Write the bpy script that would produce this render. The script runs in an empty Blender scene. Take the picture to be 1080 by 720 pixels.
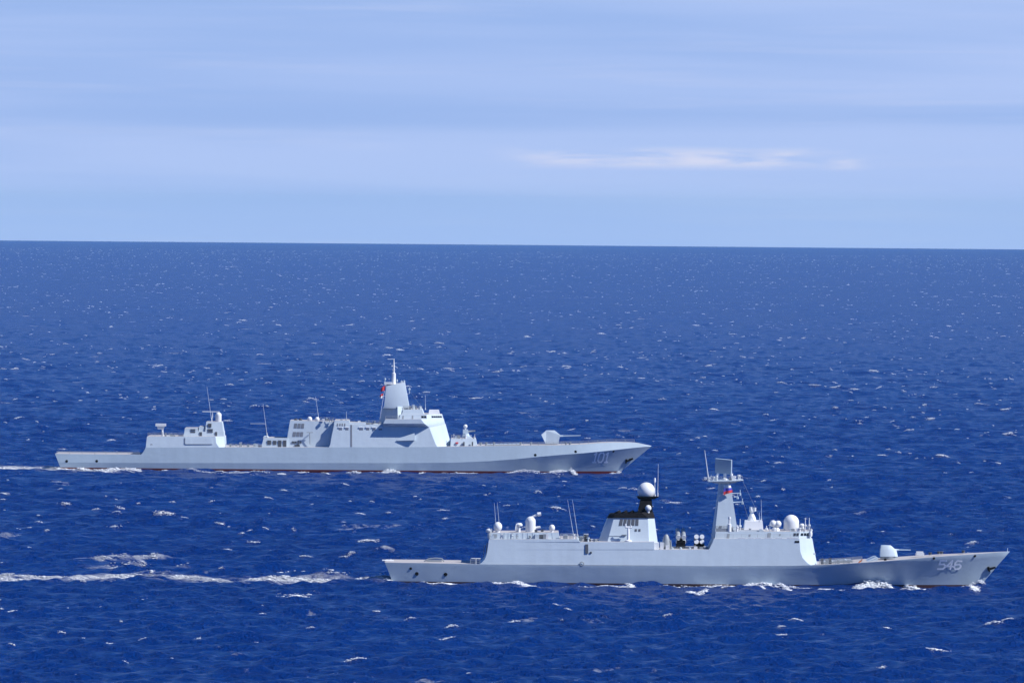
import bpy, bmesh, math, random
import numpy as np
from mathutils import Vector, Matrix
from mathutils.bvhtree import BVHTree

random.seed(7)
rng = np.random.default_rng(11)
scene = bpy.context.scene
COL = scene.collection
R_EARTH = 6371000.0

# ------------------------------------------------------------------ camera
CAM_H = 79.5
FPX = 7390.0                     # focal length in pixels of a 1080 wide frame
DIP = math.acos(R_EARTH / (R_EARTH + CAM_H))
PITCH = math.atan(101.7 / FPX) + DIP
ROLL = math.atan(9.5 / 1080)
CAM = Vector((0, 0, CAM_H))
FWD = Vector((0, math.cos(PITCH), -math.sin(PITCH)))
_r0 = Vector((1, 0, 0)); _u0 = Vector((0, math.sin(PITCH), math.cos(PITCH)))
RIGHT = _r0 * math.cos(ROLL) + _u0 * math.sin(ROLL)
UP = _u0 * math.cos(ROLL) - _r0 * math.sin(ROLL)
cd = bpy.data.cameras.new("camera")
cam = bpy.data.objects.new("camera", cd); COL.objects.link(cam)
cd.sensor_width = 36.0; cd.sensor_fit = 'HORIZONTAL'
cd.lens = FPX / 1080 * 36.0
cd.clip_start = 1.0; cd.clip_end = 150000.0
m3 = Matrix((RIGHT, UP, -FWD)).transposed()
cam.matrix_world = Matrix.Translation(CAM) @ m3.to_4x4()
scene.camera = cam

# ------------------------------------------------------------------ sky, sun, exposure
SUN_DIR = Vector((0.66, -0.25, 0.705)).normalized()
SUN_EL = math.asin(SUN_DIR.z); SUN_ROT = math.atan2(SUN_DIR.x, SUN_DIR.y)
world = bpy.data.worlds.new("World"); scene.world = world; world.use_nodes = True
nt = world.node_tree; nt.nodes.clear()
def N(tree, t, **kw):
    n = tree.nodes.new(t)
    for k, v in kw.items():
        setattr(n, k, v)
    return n
L = nt.links.new
sky = N(nt, 'ShaderNodeTexSky', sky_type='NISHITA', sun_disc=False, sun_elevation=SUN_EL,
        sun_rotation=SUN_ROT, altitude=80, air_density=1.0, dust_density=0.3, ozone_density=2.0)
tint = N(nt, 'ShaderNodeMix', data_type='RGBA', blend_type='MULTIPLY')
tint.inputs['Factor'].default_value = 1.0
tint.inputs['B'].default_value = (0.14, 0.39, 0.86, 1)
L(sky.outputs['Color'], tint.inputs['A'])
SKY = 0.10
geo = N(nt, 'ShaderNodeTexCoord')
sep = N(nt, 'ShaderNodeSeparateXYZ'); L(geo.outputs['Generated'], sep.inputs['Vector'])
def wm(op, a, b=None, c=None, clamp=False):
    n = N(nt, 'ShaderNodeMath', operation=op, use_clamp=clamp)
    for i, v in enumerate((a, b, c)):
        if v is None: continue
        if isinstance(v, (int, float)): n.inputs[i].default_value = v
        else: L(v, n.inputs[i])
    return n.outputs[0]
def wr(v, f0, f1, t0=0.0, t1=1.0):
    n = N(nt, 'ShaderNodeMapRange', interpolation_type='SMOOTHSTEP')
    for k, q in zip(('From Min', 'From Max', 'To Min', 'To Max'), (f0, f1, t0, t1)): n.inputs[k].default_value = q
    L(v, n.inputs['Value']); return n.outputs['Result']
def wnoise(sc, detail, rough, dist=0.0):
    mp = N(nt, 'ShaderNodeMapping'); mp.inputs['Scale'].default_value = sc
    L(geo.outputs['Generated'], mp.inputs['Vector'])
    n = N(nt, 'ShaderNodeTexNoise'); n.inputs['Scale'].default_value = 1.0; n.inputs['Detail'].default_value = detail
    n.inputs['Roughness'].default_value = rough; n.inputs['Distortion'].default_value = dist
    L(mp.outputs['Vector'], n.inputs['Vector']); return n.outputs['Fac']
def wmix(f, a, b):
    n = N(nt, 'ShaderNodeMix', data_type='RGBA')
    for k, v in (('Factor', f), ('A', a), ('B', b)):
        if isinstance(v, tuple): n.inputs[k].default_value = tuple(c * 0.81 / SKY for c in v) + (1,)
        else: L(v, n.inputs[k])
    return n.outputs['Result']
Z = sep.outputs['Z']; XX = sep.outputs['X']
# thin veil of cloud that thickens towards the horizon
veil = wr(Z, 0.02, 0.12, 0.95, 0.0)
c_ = wmix(veil, tint.outputs['Result'], (0.35, 0.50, 0.88))
c_ = wmix(wr(Z, -0.006, 0.012, 0.9, 0.0), c_, (0.43, 0.575, 0.98))
# long flat cloud sheets, seen edge on
n1 = wnoise((5, 5, 95), 4, 0.45, 0.4)
sheet = wm('MULTIPLY', wr(n1, 0.36, 0.66), wr(Z, 0.03, 0.10, 0.68, 0.0))
c_ = wmix(sheet, c_, (0.49, 0.615, 0.955))
n2 = wnoise((14, 14, 330), 6, 0.6, 0.3)
wisp = wm('MULTIPLY', wr(n2, 0.50, 0.74), wr(Z, 0.03, 0.07, 0.28, 0.0))
c_ = wmix(wisp, c_, (0.58, 0.66, 0.93))
# one brighter bank of small clouds right of the middle
band = wm('MULTIPLY', wr(Z, 0.0056, 0.0072), wr(Z, 0.0078, 0.0096, 1.0, 0.0))
band = wm('MULTIPLY', band, wm('MULTIPLY', wr(XX, -0.006, 0.012), wr(XX, 0.046, 0.052, 1.0, 0.0)))
n3 = wnoise((55, 55, 420), 5, 0.6, 0.2)
c_ = wmix(wm('MULTIPLY', band, wr(n3, 0.38, 0.64, 0.0, 0.85)), c_, (0.74, 0.75, 0.92))
bg = N(nt, 'ShaderNodeBackground'); bg.inputs['Strength'].default_value = SKY
L(c_, bg.inputs['Color'])
wo = N(nt, 'ShaderNodeOutputWorld'); L(bg.outputs['Background'], wo.inputs['Surface'])

sd = bpy.data.lights.new("sun", 'SUN'); sd.energy = 5.0; sd.angle = math.radians(0.5); sd.color = (1.0, 0.98, 0.95)
sun = bpy.data.objects.new("sun", sd); COL.objects.link(sun)
sun.rotation_euler = SUN_DIR.to_track_quat('Z', 'Y').to_euler(); sun.location = (0, 0, 300)
vs = scene.view_settings
vs.view_transform = 'Standard'; vs.look = 'None'; vs.exposure = 0.30; vs.gamma = 1.0; vs.use_curve_mapping = False
scene.cycles.max_bounces = 6; scene.cycles.volume_bounces = 0
scene.cycles.use_denoising = True

# ------------------------------------------------------------------ helpers
def ray(px, py):
    d = FWD + RIGHT * ((px - 540) / FPX) + UP * ((360 - py) / FPX)
    return d
def sea_pt(px, py):
    d = ray(px, py); z = 0.0
    for _ in range(12):
        t = (z - CAM_H) / d.z
        p = CAM + d * t
        z = -(p.x * p.x + p.y * p.y) / (2 * R_EARTH)
    return p
def tag(o, label=None, cat=None, group=None, kind=None):
    if label: o['label'] = label
    if cat: o['category'] = cat
    if group: o['group'] = group
    if kind: o['kind'] = kind
    return o

def mat(name, color, rough=0.5, metal=0.0, spec=0.5, wear=0.0, wear_scale=(0.6, 0.6, 0.08), wear_color=None):
    m = bpy.data.materials.new(name); m.use_nodes = True
    t = m.node_tree; b = t.nodes['Principled BSDF']
    b.inputs['Base Color'].default_value = (*color, 1); b.inputs['Roughness'].default_value = rough
    b.inputs['Metallic'].default_value = metal; b.inputs['Specular IOR Level'].default_value = spec
    tc = N(t, 'ShaderNodeTexCoord')
    mp = N(t, 'ShaderNodeMapping'); mp.inputs['Scale'].default_value = wear_scale
    t.links.new(tc.outputs['Object'], mp.inputs['Vector'])
    nz = N(t, 'ShaderNodeTexNoise'); nz.inputs['Scale'].default_value = 1.0; nz.inputs['Detail'].default_value = 6; nz.inputs['Roughness'].default_value = 0.65
    t.links.new(mp.outputs['Vector'], nz.inputs['Vector'])
    mr = N(t, 'ShaderNodeMapRange'); mr.inputs['From Min'].default_value = 0.35; mr.inputs['From Max'].default_value = 0.75; mr.inputs['To Max'].default_value = max(wear, 0.04)
    t.links.new(nz.outputs['Fac'], mr.inputs['Value'])
    mx = N(t, 'ShaderNodeMix', data_type='RGBA')
    wc = wear_color or tuple(c * 0.6 for c in color)
    mx.inputs['A'].default_value = (*color, 1); mx.inputs['B'].default_value = (*wc, 1)
    t.links.new(mr.outputs['Result'], mx.inputs['Factor'])
    t.links.new(mx.outputs['Result'], b.inputs['Base Color'])
    if name in ('hull_paint', 'superstructure_paint'):
        m2 = N(t, 'ShaderNodeMapping'); m2.inputs['Scale'].default_value = (0.45, 0.45, 0.6); t.links.new(tc.outputs['Object'], m2.inputs['Vector'])
        n2_ = N(t, 'ShaderNodeTexNoise'); n2_.inputs['Scale'].default_value = 1.0; n2_.inputs['Detail'].default_value = 2; t.links.new(m2.outputs['Vector'], n2_.inputs['Vector'])
        bp = N(t, 'ShaderNodeBump'); bp.inputs['Strength'].default_value = 1.0; bp.inputs['Distance'].default_value = 0.035
        t.links.new(n2_.outputs['Fac'], bp.inputs['Height']); t.links.new(bp.outputs['Normal'], b.inputs['Normal'])
    return m

M = {}
M['hull'] = mat('hull_paint', (0.385, 0.475, 0.55), 0.45, wear=0.25, wear_scale=(0.35, 0.35, 0.05))
M['super'] = mat('superstructure_paint', (0.50, 0.585, 0.65), 0.45, wear=0.25, wear_scale=(0.5, 0.5, 0.06))
M['boot'] = mat('boot_topping_red', (0.15, 0.022, 0.02), 0.5, wear=0.5)
M['bootdark'] = mat('boot_topping_dark', (0.07, 0.03, 0.03), 0.5, wear=0.5)
M['deck'] = mat('deck_paint', (0.42, 0.40, 0.40), 0.8, wear=0.35, wear_scale=(0.2, 0.2, 0.2))
M['white'] = mat('white_paint', (0.70, 0.72, 0.74), 0.45, wear=0.15)
M['number'] = mat('hull_number_white', (0.93, 0.94, 0.95), 0.5)
M['black'] = mat('black_paint', (0.005, 0.005, 0.008), 0.75, spec=0.15, wear=0.2)
M['dark'] = mat('dark_grey_metal', (0.07, 0.08, 0.10), 0.6, wear=0.2)
M['mid'] = mat('mid_grey_metal', (0.27, 0.30, 0.33), 0.5, wear=0.25)
M['glass'] = mat('bridge_glass', (0.012, 0.016, 0.022), 0.12, wear=0.05)
M['louver'] = mat('louver_grey', (0.18, 0.20, 0.24), 0.6, wear=0.3)
M['red'] = mat('red_cloth', (0.62, 0.05, 0.06), 0.8, wear=0.1)
M['blue'] = mat('blue_cloth', (0.06, 0.07, 0.45), 0.8, wear=0.1)
M['wcloth'] = mat('white_cloth', (0.78, 0.78, 0.80), 0.8, wear=0.05)
M['orange'] = mat('orange_paint', (0.7, 0.2, 0.06), 0.5, wear=0.1)

class MB:
    def __init__(s):
        s.v = []; s.f = []; s.mi = []
    def add(s, verts, faces, mi=0):
        o = len(s.v); s.v += [tuple(v) for v in verts]
        for f in faces:
            s.f.append([o + i for i in f]); s.mi.append(mi)
    def loft(s, loops, top=True, bot=False, mi=0, top_mi=None):
        n = len(loops[0]); vs_ = [p for l in loops for p in l]; fs = []
        for k in range(len(loops) - 1):
            for i in range(n):
                j = (i + 1) % n
                fs.append([k * n + i, k * n + j, (k + 1) * n + j, (k + 1) * n + i])
        s.add(vs_, fs, mi)
        o = len(s.v) - len(vs_)
        if top:
            s.f.append([o + (len(loops) - 1) * n + i for i in range(n)]); s.mi.append(mi if top_mi is None else top_mi)
        if bot:
            s.f.append([o + n - 1 - i for i in range(n)]); s.mi.append(mi)
    def block(s, levels, **kw):       # starboard half loops, mirrored
        loops = []
        for l in levels:
            loops.append([Vector(p) for p in l] + [Vector((p[0], -p[1], p[2])) for p in reversed(l)])
        s.loft(loops, **kw)
    def box(s, x0, x1, y0, y1, z0, z1, mi=0):
        a = [(x0, y0), (x1, y0), (x1, y1), (x0, y1)]
        s.loft([[(x, y, z0) for x, y in a], [(x, y, z1) for x, y in a]], True, True, mi)
    def prism(s, poly, y0, y1, mi=0, y0s=None):   # side profile (x,z) extruded athwartships
        s.loft([[(x, y0, z) for x, z in poly], [(x, y1, z) for x, z in poly]], True, True, mi)
    def tube(s, p0, p1, r0, r1=None, n=8, mi=0):
        r1 = r0 if r1 is None else r1
        p0 = Vector(p0); p1 = Vector(p1); d = (p1 - p0).normalized()
        a = d.cross(Vector((0, 0, 1)) if abs(d.z) < 0.9 else Vector((1, 0, 0))).normalized(); b = d.cross(a)
        l0 = [p0 + a * math.cos(2 * math.pi * i / n) * r0 + b * math.sin(2 * math.pi * i / n) * r0 for i in range(n)]
        l1 = [p1 + a * math.cos(2 * math.pi * i / n) * r1 + b * math.sin(2 * math.pi * i / n) * r1 for i in range(n)]
        s.loft([l0, l1], True, True, mi)
    def lathe(s, c, prof, n=24, mi=0, axis='Z'):
        loops = []
        for r, z in prof:
            r = max(r, 0.002)
            if axis == 'Z':
                loops.append([(c[0] + r * math.cos(2 * math.pi * i / n), c[1] + r * math.sin(2 * math.pi * i / n), c[2] + z) for i in range(n)])
            elif axis == 'X':
                loops.append([(c[0] + z, c[1] + r * math.cos(2 * math.pi * i / n), c[2] + r * math.sin(2 * math.pi * i / n)) for i in range(n)])
            else:
                loops.append([(c[0] + r * math.cos(2 * math.pi * i / n), c[1] + z, c[2] + r * math.sin(2 * math.pi * i / n)) for i in range(n)])
        s.loft(loops, True, True, mi)
    def sphere(s, c, r, rz=None, n=24, mi=0, z0=-1.0):
        rz = rz or r; prof = []
        a0 = math.asin(z0)
        for k in range(13):
            a = a0 + (math.pi / 2 - a0) * k / 12
            prof.append((r * math.cos(a), rz * math.sin(a)))
        s.lathe(c, prof, n, mi)
    def build(s, name, mats, parent=None, smooth=35):
        me = bpy.data.meshes.new(name); me.from_pydata(s.v, [], s.f); me.update()
        bm = bmesh.new(); bm.from_mesh(me); bmesh.ops.recalc_face_normals(bm, faces=bm.faces); bm.to_mesh(me); bm.free()
        if not isinstance(mats, (list, tuple)): mats = [mats]
        for m_ in mats: me.materials.append(m_)
        if len(mats) > 1: me.polygons.foreach_set('material_index', s.mi)
        if smooth:
            me.polygons.foreach_set('use_smooth', [True] * len(me.polygons))
            me.set_sharp_from_angle(angle=math.radians(smooth))
        o = bpy.data.objects.new(name, me); COL.objects.link(o)
        if parent: o.parent = parent
        return o

# ------------------------------------------------------------------ sea
WAVES = []
_w = random.Random(5)
WIND = math.radians(-65)        # travel direction of the waves
for i in range(56):
    lam = 3.6 * (55 / 3.6) ** (i / 55) * _w.uniform(0.93, 1.07)
    k = 2 * math.pi / lam
    lp = 16.0
    amp = 0.155 * math.exp(-0.5 * (lam / lp) ** 2) * (lam / lp) ** 0.75
    th = WIND + _w.gauss(0, 0.6)
    WAVES.append((k * math.cos(th), k * math.sin(th), amp, _w.uniform(0, 6.283), lam))
def eta(x, y, spacing=None):
    h = np.zeros_like(x)
    for kx, ky, a, ph, lam in WAVES:
        c = np.cos(kx * x + ky * y + ph)
        if spacing is not None:
            # a wave shorter than the mesh rows can carry fades out
            c = c * np.clip((lam / spacing - 1.6) / 1.6, 0.55, 1.0)
        h += a * c
    return h + 0.22 * h * np.abs(h)
def drop(x, y):
    return -(x * x + y * y) / (2 * R_EARTH)

FOAM_MASKS = []                  # wake patches: polylines in world x,y with half widths

def fast_mesh(name, verts, quads, mats, smooth=True, attr=None):
    me = bpy.data.meshes.new(name)
    nv = len(verts); nf = len(quads); k = quads.shape[1]
    me.vertices.add(nv); me.vertices.foreach_set('co', np.ascontiguousarray(verts, dtype=np.float32).ravel())
    me.loops.add(nf * k); me.loops.foreach_set('vertex_index', np.ascontiguousarray(quads, dtype=np.int32).ravel())
    me.polygons.add(nf)
    me.polygons.foreach_set('loop_start', np.arange(0, nf * k, k, dtype=np.int32))
    me.polygons.foreach_set('use_smooth', np.full(nf, smooth, dtype=bool))
    if attr is not None:
        for an, av in attr.items():
            a = me.attributes.new(an, 'FLOAT', 'POINT'); a.data.foreach_set('value', np.ascontiguousarray(av, dtype=np.float32))
    me.update(calc_edges=True)
    for m_ in mats: me.materials.append(m_)
    o = bpy.data.objects.new(name, me); COL.objects.link(o)
    return o

def sea_material():
    m = bpy.data.materials.new('sea_water'); m.use_nodes = True
    t = m.node_tree; b = t.nodes['Principled BSDF']
    b.inputs['IOR'].default_value = 1.333; b.inputs['Specular IOR Level'].default_value = 0.30
    b.inputs['Roughness'].default_value = 0.16
    tc = N(t, 'ShaderNodeNewGeometry')
    def noise(scale, detail, rough=0.55, sc=(1, 1, 1), rot=0.0):
        mp = N(t, 'ShaderNodeMapping', vector_type='POINT'); mp.inputs['Scale'].default_value = sc; mp.inputs['Rotation'].default_value = (0, 0, rot)
        t.links.new(tc.outputs['Position'], mp.inputs['Vector'])
        n = N(t, 'ShaderNodeTexNoise'); n.inputs['Scale'].default_value = scale; n.inputs['Detail'].default_value = detail; n.inputs['Roughness'].default_value = rough
        t.links.new(mp.outputs['Vector'], n.inputs['Vector'])
        return n
    na = noise(0.48, 6, 0.68, (0.42, 1.0, 1.0), -WIND)
    nb = noise(0.9, 5, 0.65)
    add = N(t, 'ShaderNodeMath', operation='MULTIPLY_ADD'); add.inputs[1].default_value = 0.6
    t.links.new(nb.outputs['Fac'], add.inputs[0]); t.links.new(na.outputs['Fac'], add.inputs[2])
    bp = N(t, 'ShaderNodeBump'); bp.inputs['Strength'].default_value = 1.0; bp.inputs['Distance'].default_value = 4.0
    t.links.new(add.outputs['Value'], bp.inputs['Height']); t.links.new(bp.outputs['Normal'], b.inputs['Normal'])
    # broad patches where wind-roughened water is a slightly different blue
    nc = noise(0.012, 3, 0.6)
    mx = N(t, 'ShaderNodeMix', data_type='RGBA')
    mx.inputs['A'].default_value = (0.0010, 0.030, 0.200, 1); mx.inputs['B'].default_value = (0.0018, 0.049, 0.285, 1)
    t.links.new(nc.outputs['Fac'], mx.inputs['Factor'])
    # aerated wake water
    at = N(t, 'ShaderNodeAttribute', attribute_name='foam')
    nf = noise(0.5, 6, 0.7, (0.35, 1, 1))
    ms = N(t, 'ShaderNodeMath', operation='SUBTRACT'); ms.inputs[1].default_value = 0.49
    t.links.new(nf.outputs['Fac'], ms.inputs[0])
    mm = N(t, 'ShaderNodeMath', operation='MULTIPLY_ADD', use_clamp=True); mm.inputs[1].default_value = 6.0
    t.links.new(ms.outputs['Value'], mm.inputs[0]); t.links.new(at.outputs['Fac'], mm.inputs[2])
    mk0 = N(t, 'ShaderNodeMath', operation='MULTIPLY', use_clamp=True)
    t.links.new(mm.outputs['Value'], mk0.inputs[0]); t.links.new(at.outputs['Fac'], mk0.inputs[1])
    # old foam lying in thin streaks
    ns = noise(0.16, 7, 0.72, (0.55, 0.30, 1)); ng = noise(0.018, 3, 0.5)
    st = N(t, 'ShaderNodeMath', operation='MULTIPLY_ADD'); st.inputs[1].default_value = 0.45
    t.links.new(ng.outputs['Fac'], st.inputs[0]); t.links.new(ns.outputs['Fac'], st.inputs[2])
    sr = N(t, 'ShaderNodeMapRange'); sr.inputs['From Min'].default_value = 0.885; sr.inputs['From Max'].default_value = 0.985; sr.inputs['To Max'].default_value = 0.55
    t.links.new(st.outputs['Value'], sr.inputs['Value'])
    mk = N(t, 'ShaderNodeMath', operation='MAXIMUM', use_clamp=True)
    t.links.new(mk0.outputs['Value'], mk.inputs[0]); t.links.new(sr.outputs['Result'], mk.inputs[1])
    mf = N(t, 'ShaderNodeMix', data_type='RGBA'); mf.inputs['B'].default_value = (0.80, 0.84, 0.88, 1)
    t.links.new(mk.outputs['Value'], mf.inputs['Factor']); t.links.new(mx.outputs['Result'], mf.inputs['A'])
    t.links.new(mf.outputs['Result'], b.inputs['Base Color'])
    rr = N(t, 'ShaderNodeMapRange'); rr.inputs['To Min'].default_value = 0.22; rr.inputs['To Max'].default_value = 0.8
    t.links.new(mk.outputs['Value'], rr.inputs['Value']); t.links.new(rr.outputs['Result'], b.inputs['Roughness'])
    return m

def poly_mask(x, y, path):
    """soft mask along a polyline of (x, y, half_width, strength)"""
    out = np.zeros_like(x)
    for (x0, y0, w0, s0), (x1, y1, w1, s1) in zip(path, path[1:]):
        dx, dy = x1 - x0, y1 - y0; l2 = dx * dx + dy * dy
        tt = np.clip(((x - x0) * dx + (y - y0) * dy) / l2, 0, 1)
        d = np.hypot(x - x0 - tt * dx, y - y0 - tt * dy)
        w = w0 + (w1 - w0) * tt; s_ = s0 + (s1 - s0) * tt
        out = np.maximum(out, s_ * np.clip(1.25 - d / w, 0, 1))
    return out

def wake(pts):
    FOAM_MASKS.append([(sea_pt(px, py).x, sea_pt(px, py).y, w, s) for px, py, w, s in pts])
# frigate's wake, then the destroyer's
wake([(-60, 609, 9, .8), (60, 610.5, 9, .85), (110, 609, 9, .9), (150, 607.5, 11, 1.0), (190, 610, 10, .9), (245, 614, 6, .6)])
wake([(262, 613.5, 5, .7), (310, 612, 12, 1.05), (370, 611.5, 9, .9), (412, 612.5, 8, .9), (440, 614, 4, .5)])
wake([(95, 591, 4, .5), (130, 588.5, 7, .9), (158, 588, 6, .8)])
wake([(100, 598, 4, .4), (150, 597, 5, .5), (190, 599, 3, .2)])
wake([(-40, 494.3, 13, 1.0), (40, 494.0, 12, 1.0), (75, 495.5, 10, 1.0), (110, 497.5, 6, .9)])

def make_sea():
    rows = []
    for r in np.concatenate([[0.3], np.geomspace(8, 1080, 40)]): rows.append(r)
    dep_near = math.atan2(CAM_H, 1095.0); dep_far = DIP * 1.0006
    nrow = 1600
    step = (dep_near - dep_far) / nrow
    for i in range(nrow):
        d = dep_near - step * i
        # solve h/r + r/2R = d for the nearer root
        disc = d * d - 2 * CAM_H / R_EARTH
        r = R_EARTH * (d - math.sqrt(max(disc, 0)))
        rows.append(r)
    rows += list(np.geomspace(rows[-1] * 1.05, 52000, 14))
    rows = np.array(rows)
    fine = np.radians(np.linspace(-5.6, 5.6, 1500))
    side = np.radians(np.concatenate([np.linspace(5.75, 12, 22), np.linspace(13, 180, 60)]))
    az = np.concatenate([-side[::-1], fine, side[:-1]])
    nr, na_ = len(rows), len(az)
    rr, aa = np.meshgrid(rows, az, indexing='ij')
    x = (rr * np.sin(aa)); y = (rr * np.cos(aa))
    dr = np.gradient(rows); sp = np.maximum(dr[:, None], np.abs(np.gradient(az))[None, :] * rr)
    h = np.zeros_like(x)
    c0, c1 = len(side) - 4, len(side) + len(fine) + 4
    r0 = 38
    h[r0:, c0:c1] = eta(x[r0:, c0:c1], y[r0:, c0:c1], sp[r0:, c0:c1])
    z = drop(x, y) + h
    foam = np.zeros_like(x)
    sel = (slice(r0, 1250), slice(c0, c1))
    for p in FOAM_MASKS:
        foam[sel] = np.maximum(foam[sel], poly_mask(x[sel], y[sel], p))
    verts = np.stack([x, y, z], -1).reshape(-1, 3)
    idx = np.arange(nr * na_).reshape(nr, na_)
    nxt = np.roll(idx, -1, axis=1)
    q = np.stack([idx[:-1], nxt[:-1], nxt[1:], idx[1:]], -1).reshape(-1, 4)
    o = fast_mesh('sea', verts, q[:, ::-1], [sea_material()], True, {'foam': foam.ravel()})
    tag(o, 'deep blue choppy sea reaching to the horizon', 'sea', kind='structure')
    return o
sea = make_sea()

# ------------------------------------------------------------------ foam made of many small lumps
_t = (1 + 5 ** .5) / 2
ICO_V = np.array([(-1, _t, 0), (1, _t, 0), (-1, -_t, 0), (1, -_t, 0), (0, -1, _t), (0, 1, _t), (0, -1, -_t), (0, 1, -_t), (_t, 0, -1), (_t, 0, 1), (-_t, 0, -1), (-_t, 0, 1)], float)
ICO_V /= np.linalg.norm(ICO_V[0])
ICO_F = np.array([(0, 11, 5), (0, 5, 1), (0, 1, 7), (0, 7, 10), (0, 10, 11), (1, 5, 9), (5, 11, 4), (11, 10, 2), (10, 7, 6), (7, 1, 8), (3, 9, 4), (3, 4, 2), (3, 2, 6), (3, 6, 8), (3, 8, 9), (4, 9, 5), (2, 4, 11), (6, 2, 10), (8, 6, 7), (9, 8, 1)])
def foam_material():
    m = mat('sea_foam', (0.80, 0.82, 0.85), 0.9, spec=0.2, wear=0.35, wear_scale=(0.8, 0.8, 0.8), wear_color=(0.52, 0.60, 0.68))
    return m
FOAM = foam_material()
def lumps(name, c, r, yaw, label):
    n = len(c)
    v = np.repeat(ICO_V[None], n, 0) * rng.uniform(0.6, 1.3, (n, 12, 1))
    v = v * r[:, None, :]
    cs, sn = np.cos(yaw)[:, None], np.sin(yaw)[:, None]
    vx = v[..., 0] * cs - v[..., 1] * sn; vy = v[..., 0] * sn + v[..., 1] * cs
    v = np.stack([vx, vy, v[..., 2]], -1) + c[:, None, :]
    f = ICO_F[None] + (np.arange(n) * 12)[:, None, None]
    o = fast_mesh(name, v.reshape(-1, 3), f.reshape(-1, 3), [FOAM], True)
    tag(o, label, 'foam', kind='stuff')
    return o

def whitecaps():
    cs, rs, ys = [], [], []
    # candidates spread evenly over the sea, kept where a crest is high
    n = 160000
    az = np.radians(rng.uniform(-5.4, 5.4, n))
    rr = np.sqrt(np.where(rng.uniform(0, 1, n) < 0.06, rng.uniform(1000.0 ** 2, 4200.0 ** 2, n), rng.uniform(1000.0 ** 2, 17000.0 ** 2, n)))
    x = rr * np.sin(az); y = rr * np.cos(az)
    patch = np.sin(x / 93 + np.sin(y / 131) * 2) * np.sin(y / 247 + np.sin(x / 171) * 2) + 0.6 * np.sin(x / 31 + y / 77)
    h = eta(x, y); sg = h.std(); print('wave sigma', sg)
    keep = (h > sg * (1.05 + 0.35 * rng.standard_normal(n))) & (rng.uniform(0, 1, n) < np.clip(0.42 + 0.5 * patch, 0.05, 1) * np.where(rr < 3600, 1.0, 0.8))
    # clear of the ships
    x, y, rr = x[keep], y[keep], rr[keep]
    ok = ~((np.abs(y - 1499) < 13) & (x > -32) & (x < 110)) & ~((np.abs(y - 2131) < 15) & (x > -142) & (x < 45))
    x, y, rr = x[ok], y[ok], rr[ok]
    n = len(x)
    size = np.minimum(np.exp(rng.normal(-0.32, 0.75, n)), 3.6)          # half length in metres / 0.9
    base_yaw = WIND + math.pi / 2 + rng.normal(0, 0.32, n)
    for i in range(n):
        far = rr[i] > 5200
        k = int(np.clip(size[i] * (4 if far else 46), 2, 10 if far else 200))
        hl = 0.95 * size[i]
        s_ = rng.uniform(-1, 1, k); bend = rng.normal(0, 0.25)
        lx = s_ * hl; ly = bend * s_ * s_ * hl + rng.normal(0, 0.10 + 0.16 * hl, k)
        c_, sn = math.cos(base_yaw[i]), math.sin(base_yaw[i])
        px_ = x[i] + lx * c_ - ly * sn; py_ = y[i] + lx * sn + ly * c_
        prof = (1 - s_ * s_ * 0.8) 
        rad = rng.uniform(0.5, 1.15, k) * prof * (0.20 + 0.055 * size[i]) * (0.95 if far else 0.34)
        cs.append(np.stack([px_, py_, np.abs(rng.normal(0, 0.10, k)) * prof], -1))
        rs.append(np.stack([rad * rng.uniform(1.4, 4.0, k), rad * rng.uniform(0.8, 1.6, k), rad * rng.uniform(0.22, 0.5, k)], -1))
        ys.append(base_yaw[i] + rng.normal(0, 0.2, k))
    c = np.concatenate(cs); r = np.concatenate(rs); yw = np.concatenate(ys)
    c[:, 2] += eta(c[:, 0], c[:, 1]) * np.clip(1.35 - np.hypot(c[:, 0], c[:, 1]) / 9000, 0.5, 1.0) + drop(c[:, 0], c[:, 1])
    print('whitecaps', n, 'lumps', len(c))
    return lumps('whitecaps', c, r, yw, 'scattered white breaking wave crests all over the sea')
whitecaps()

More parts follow.
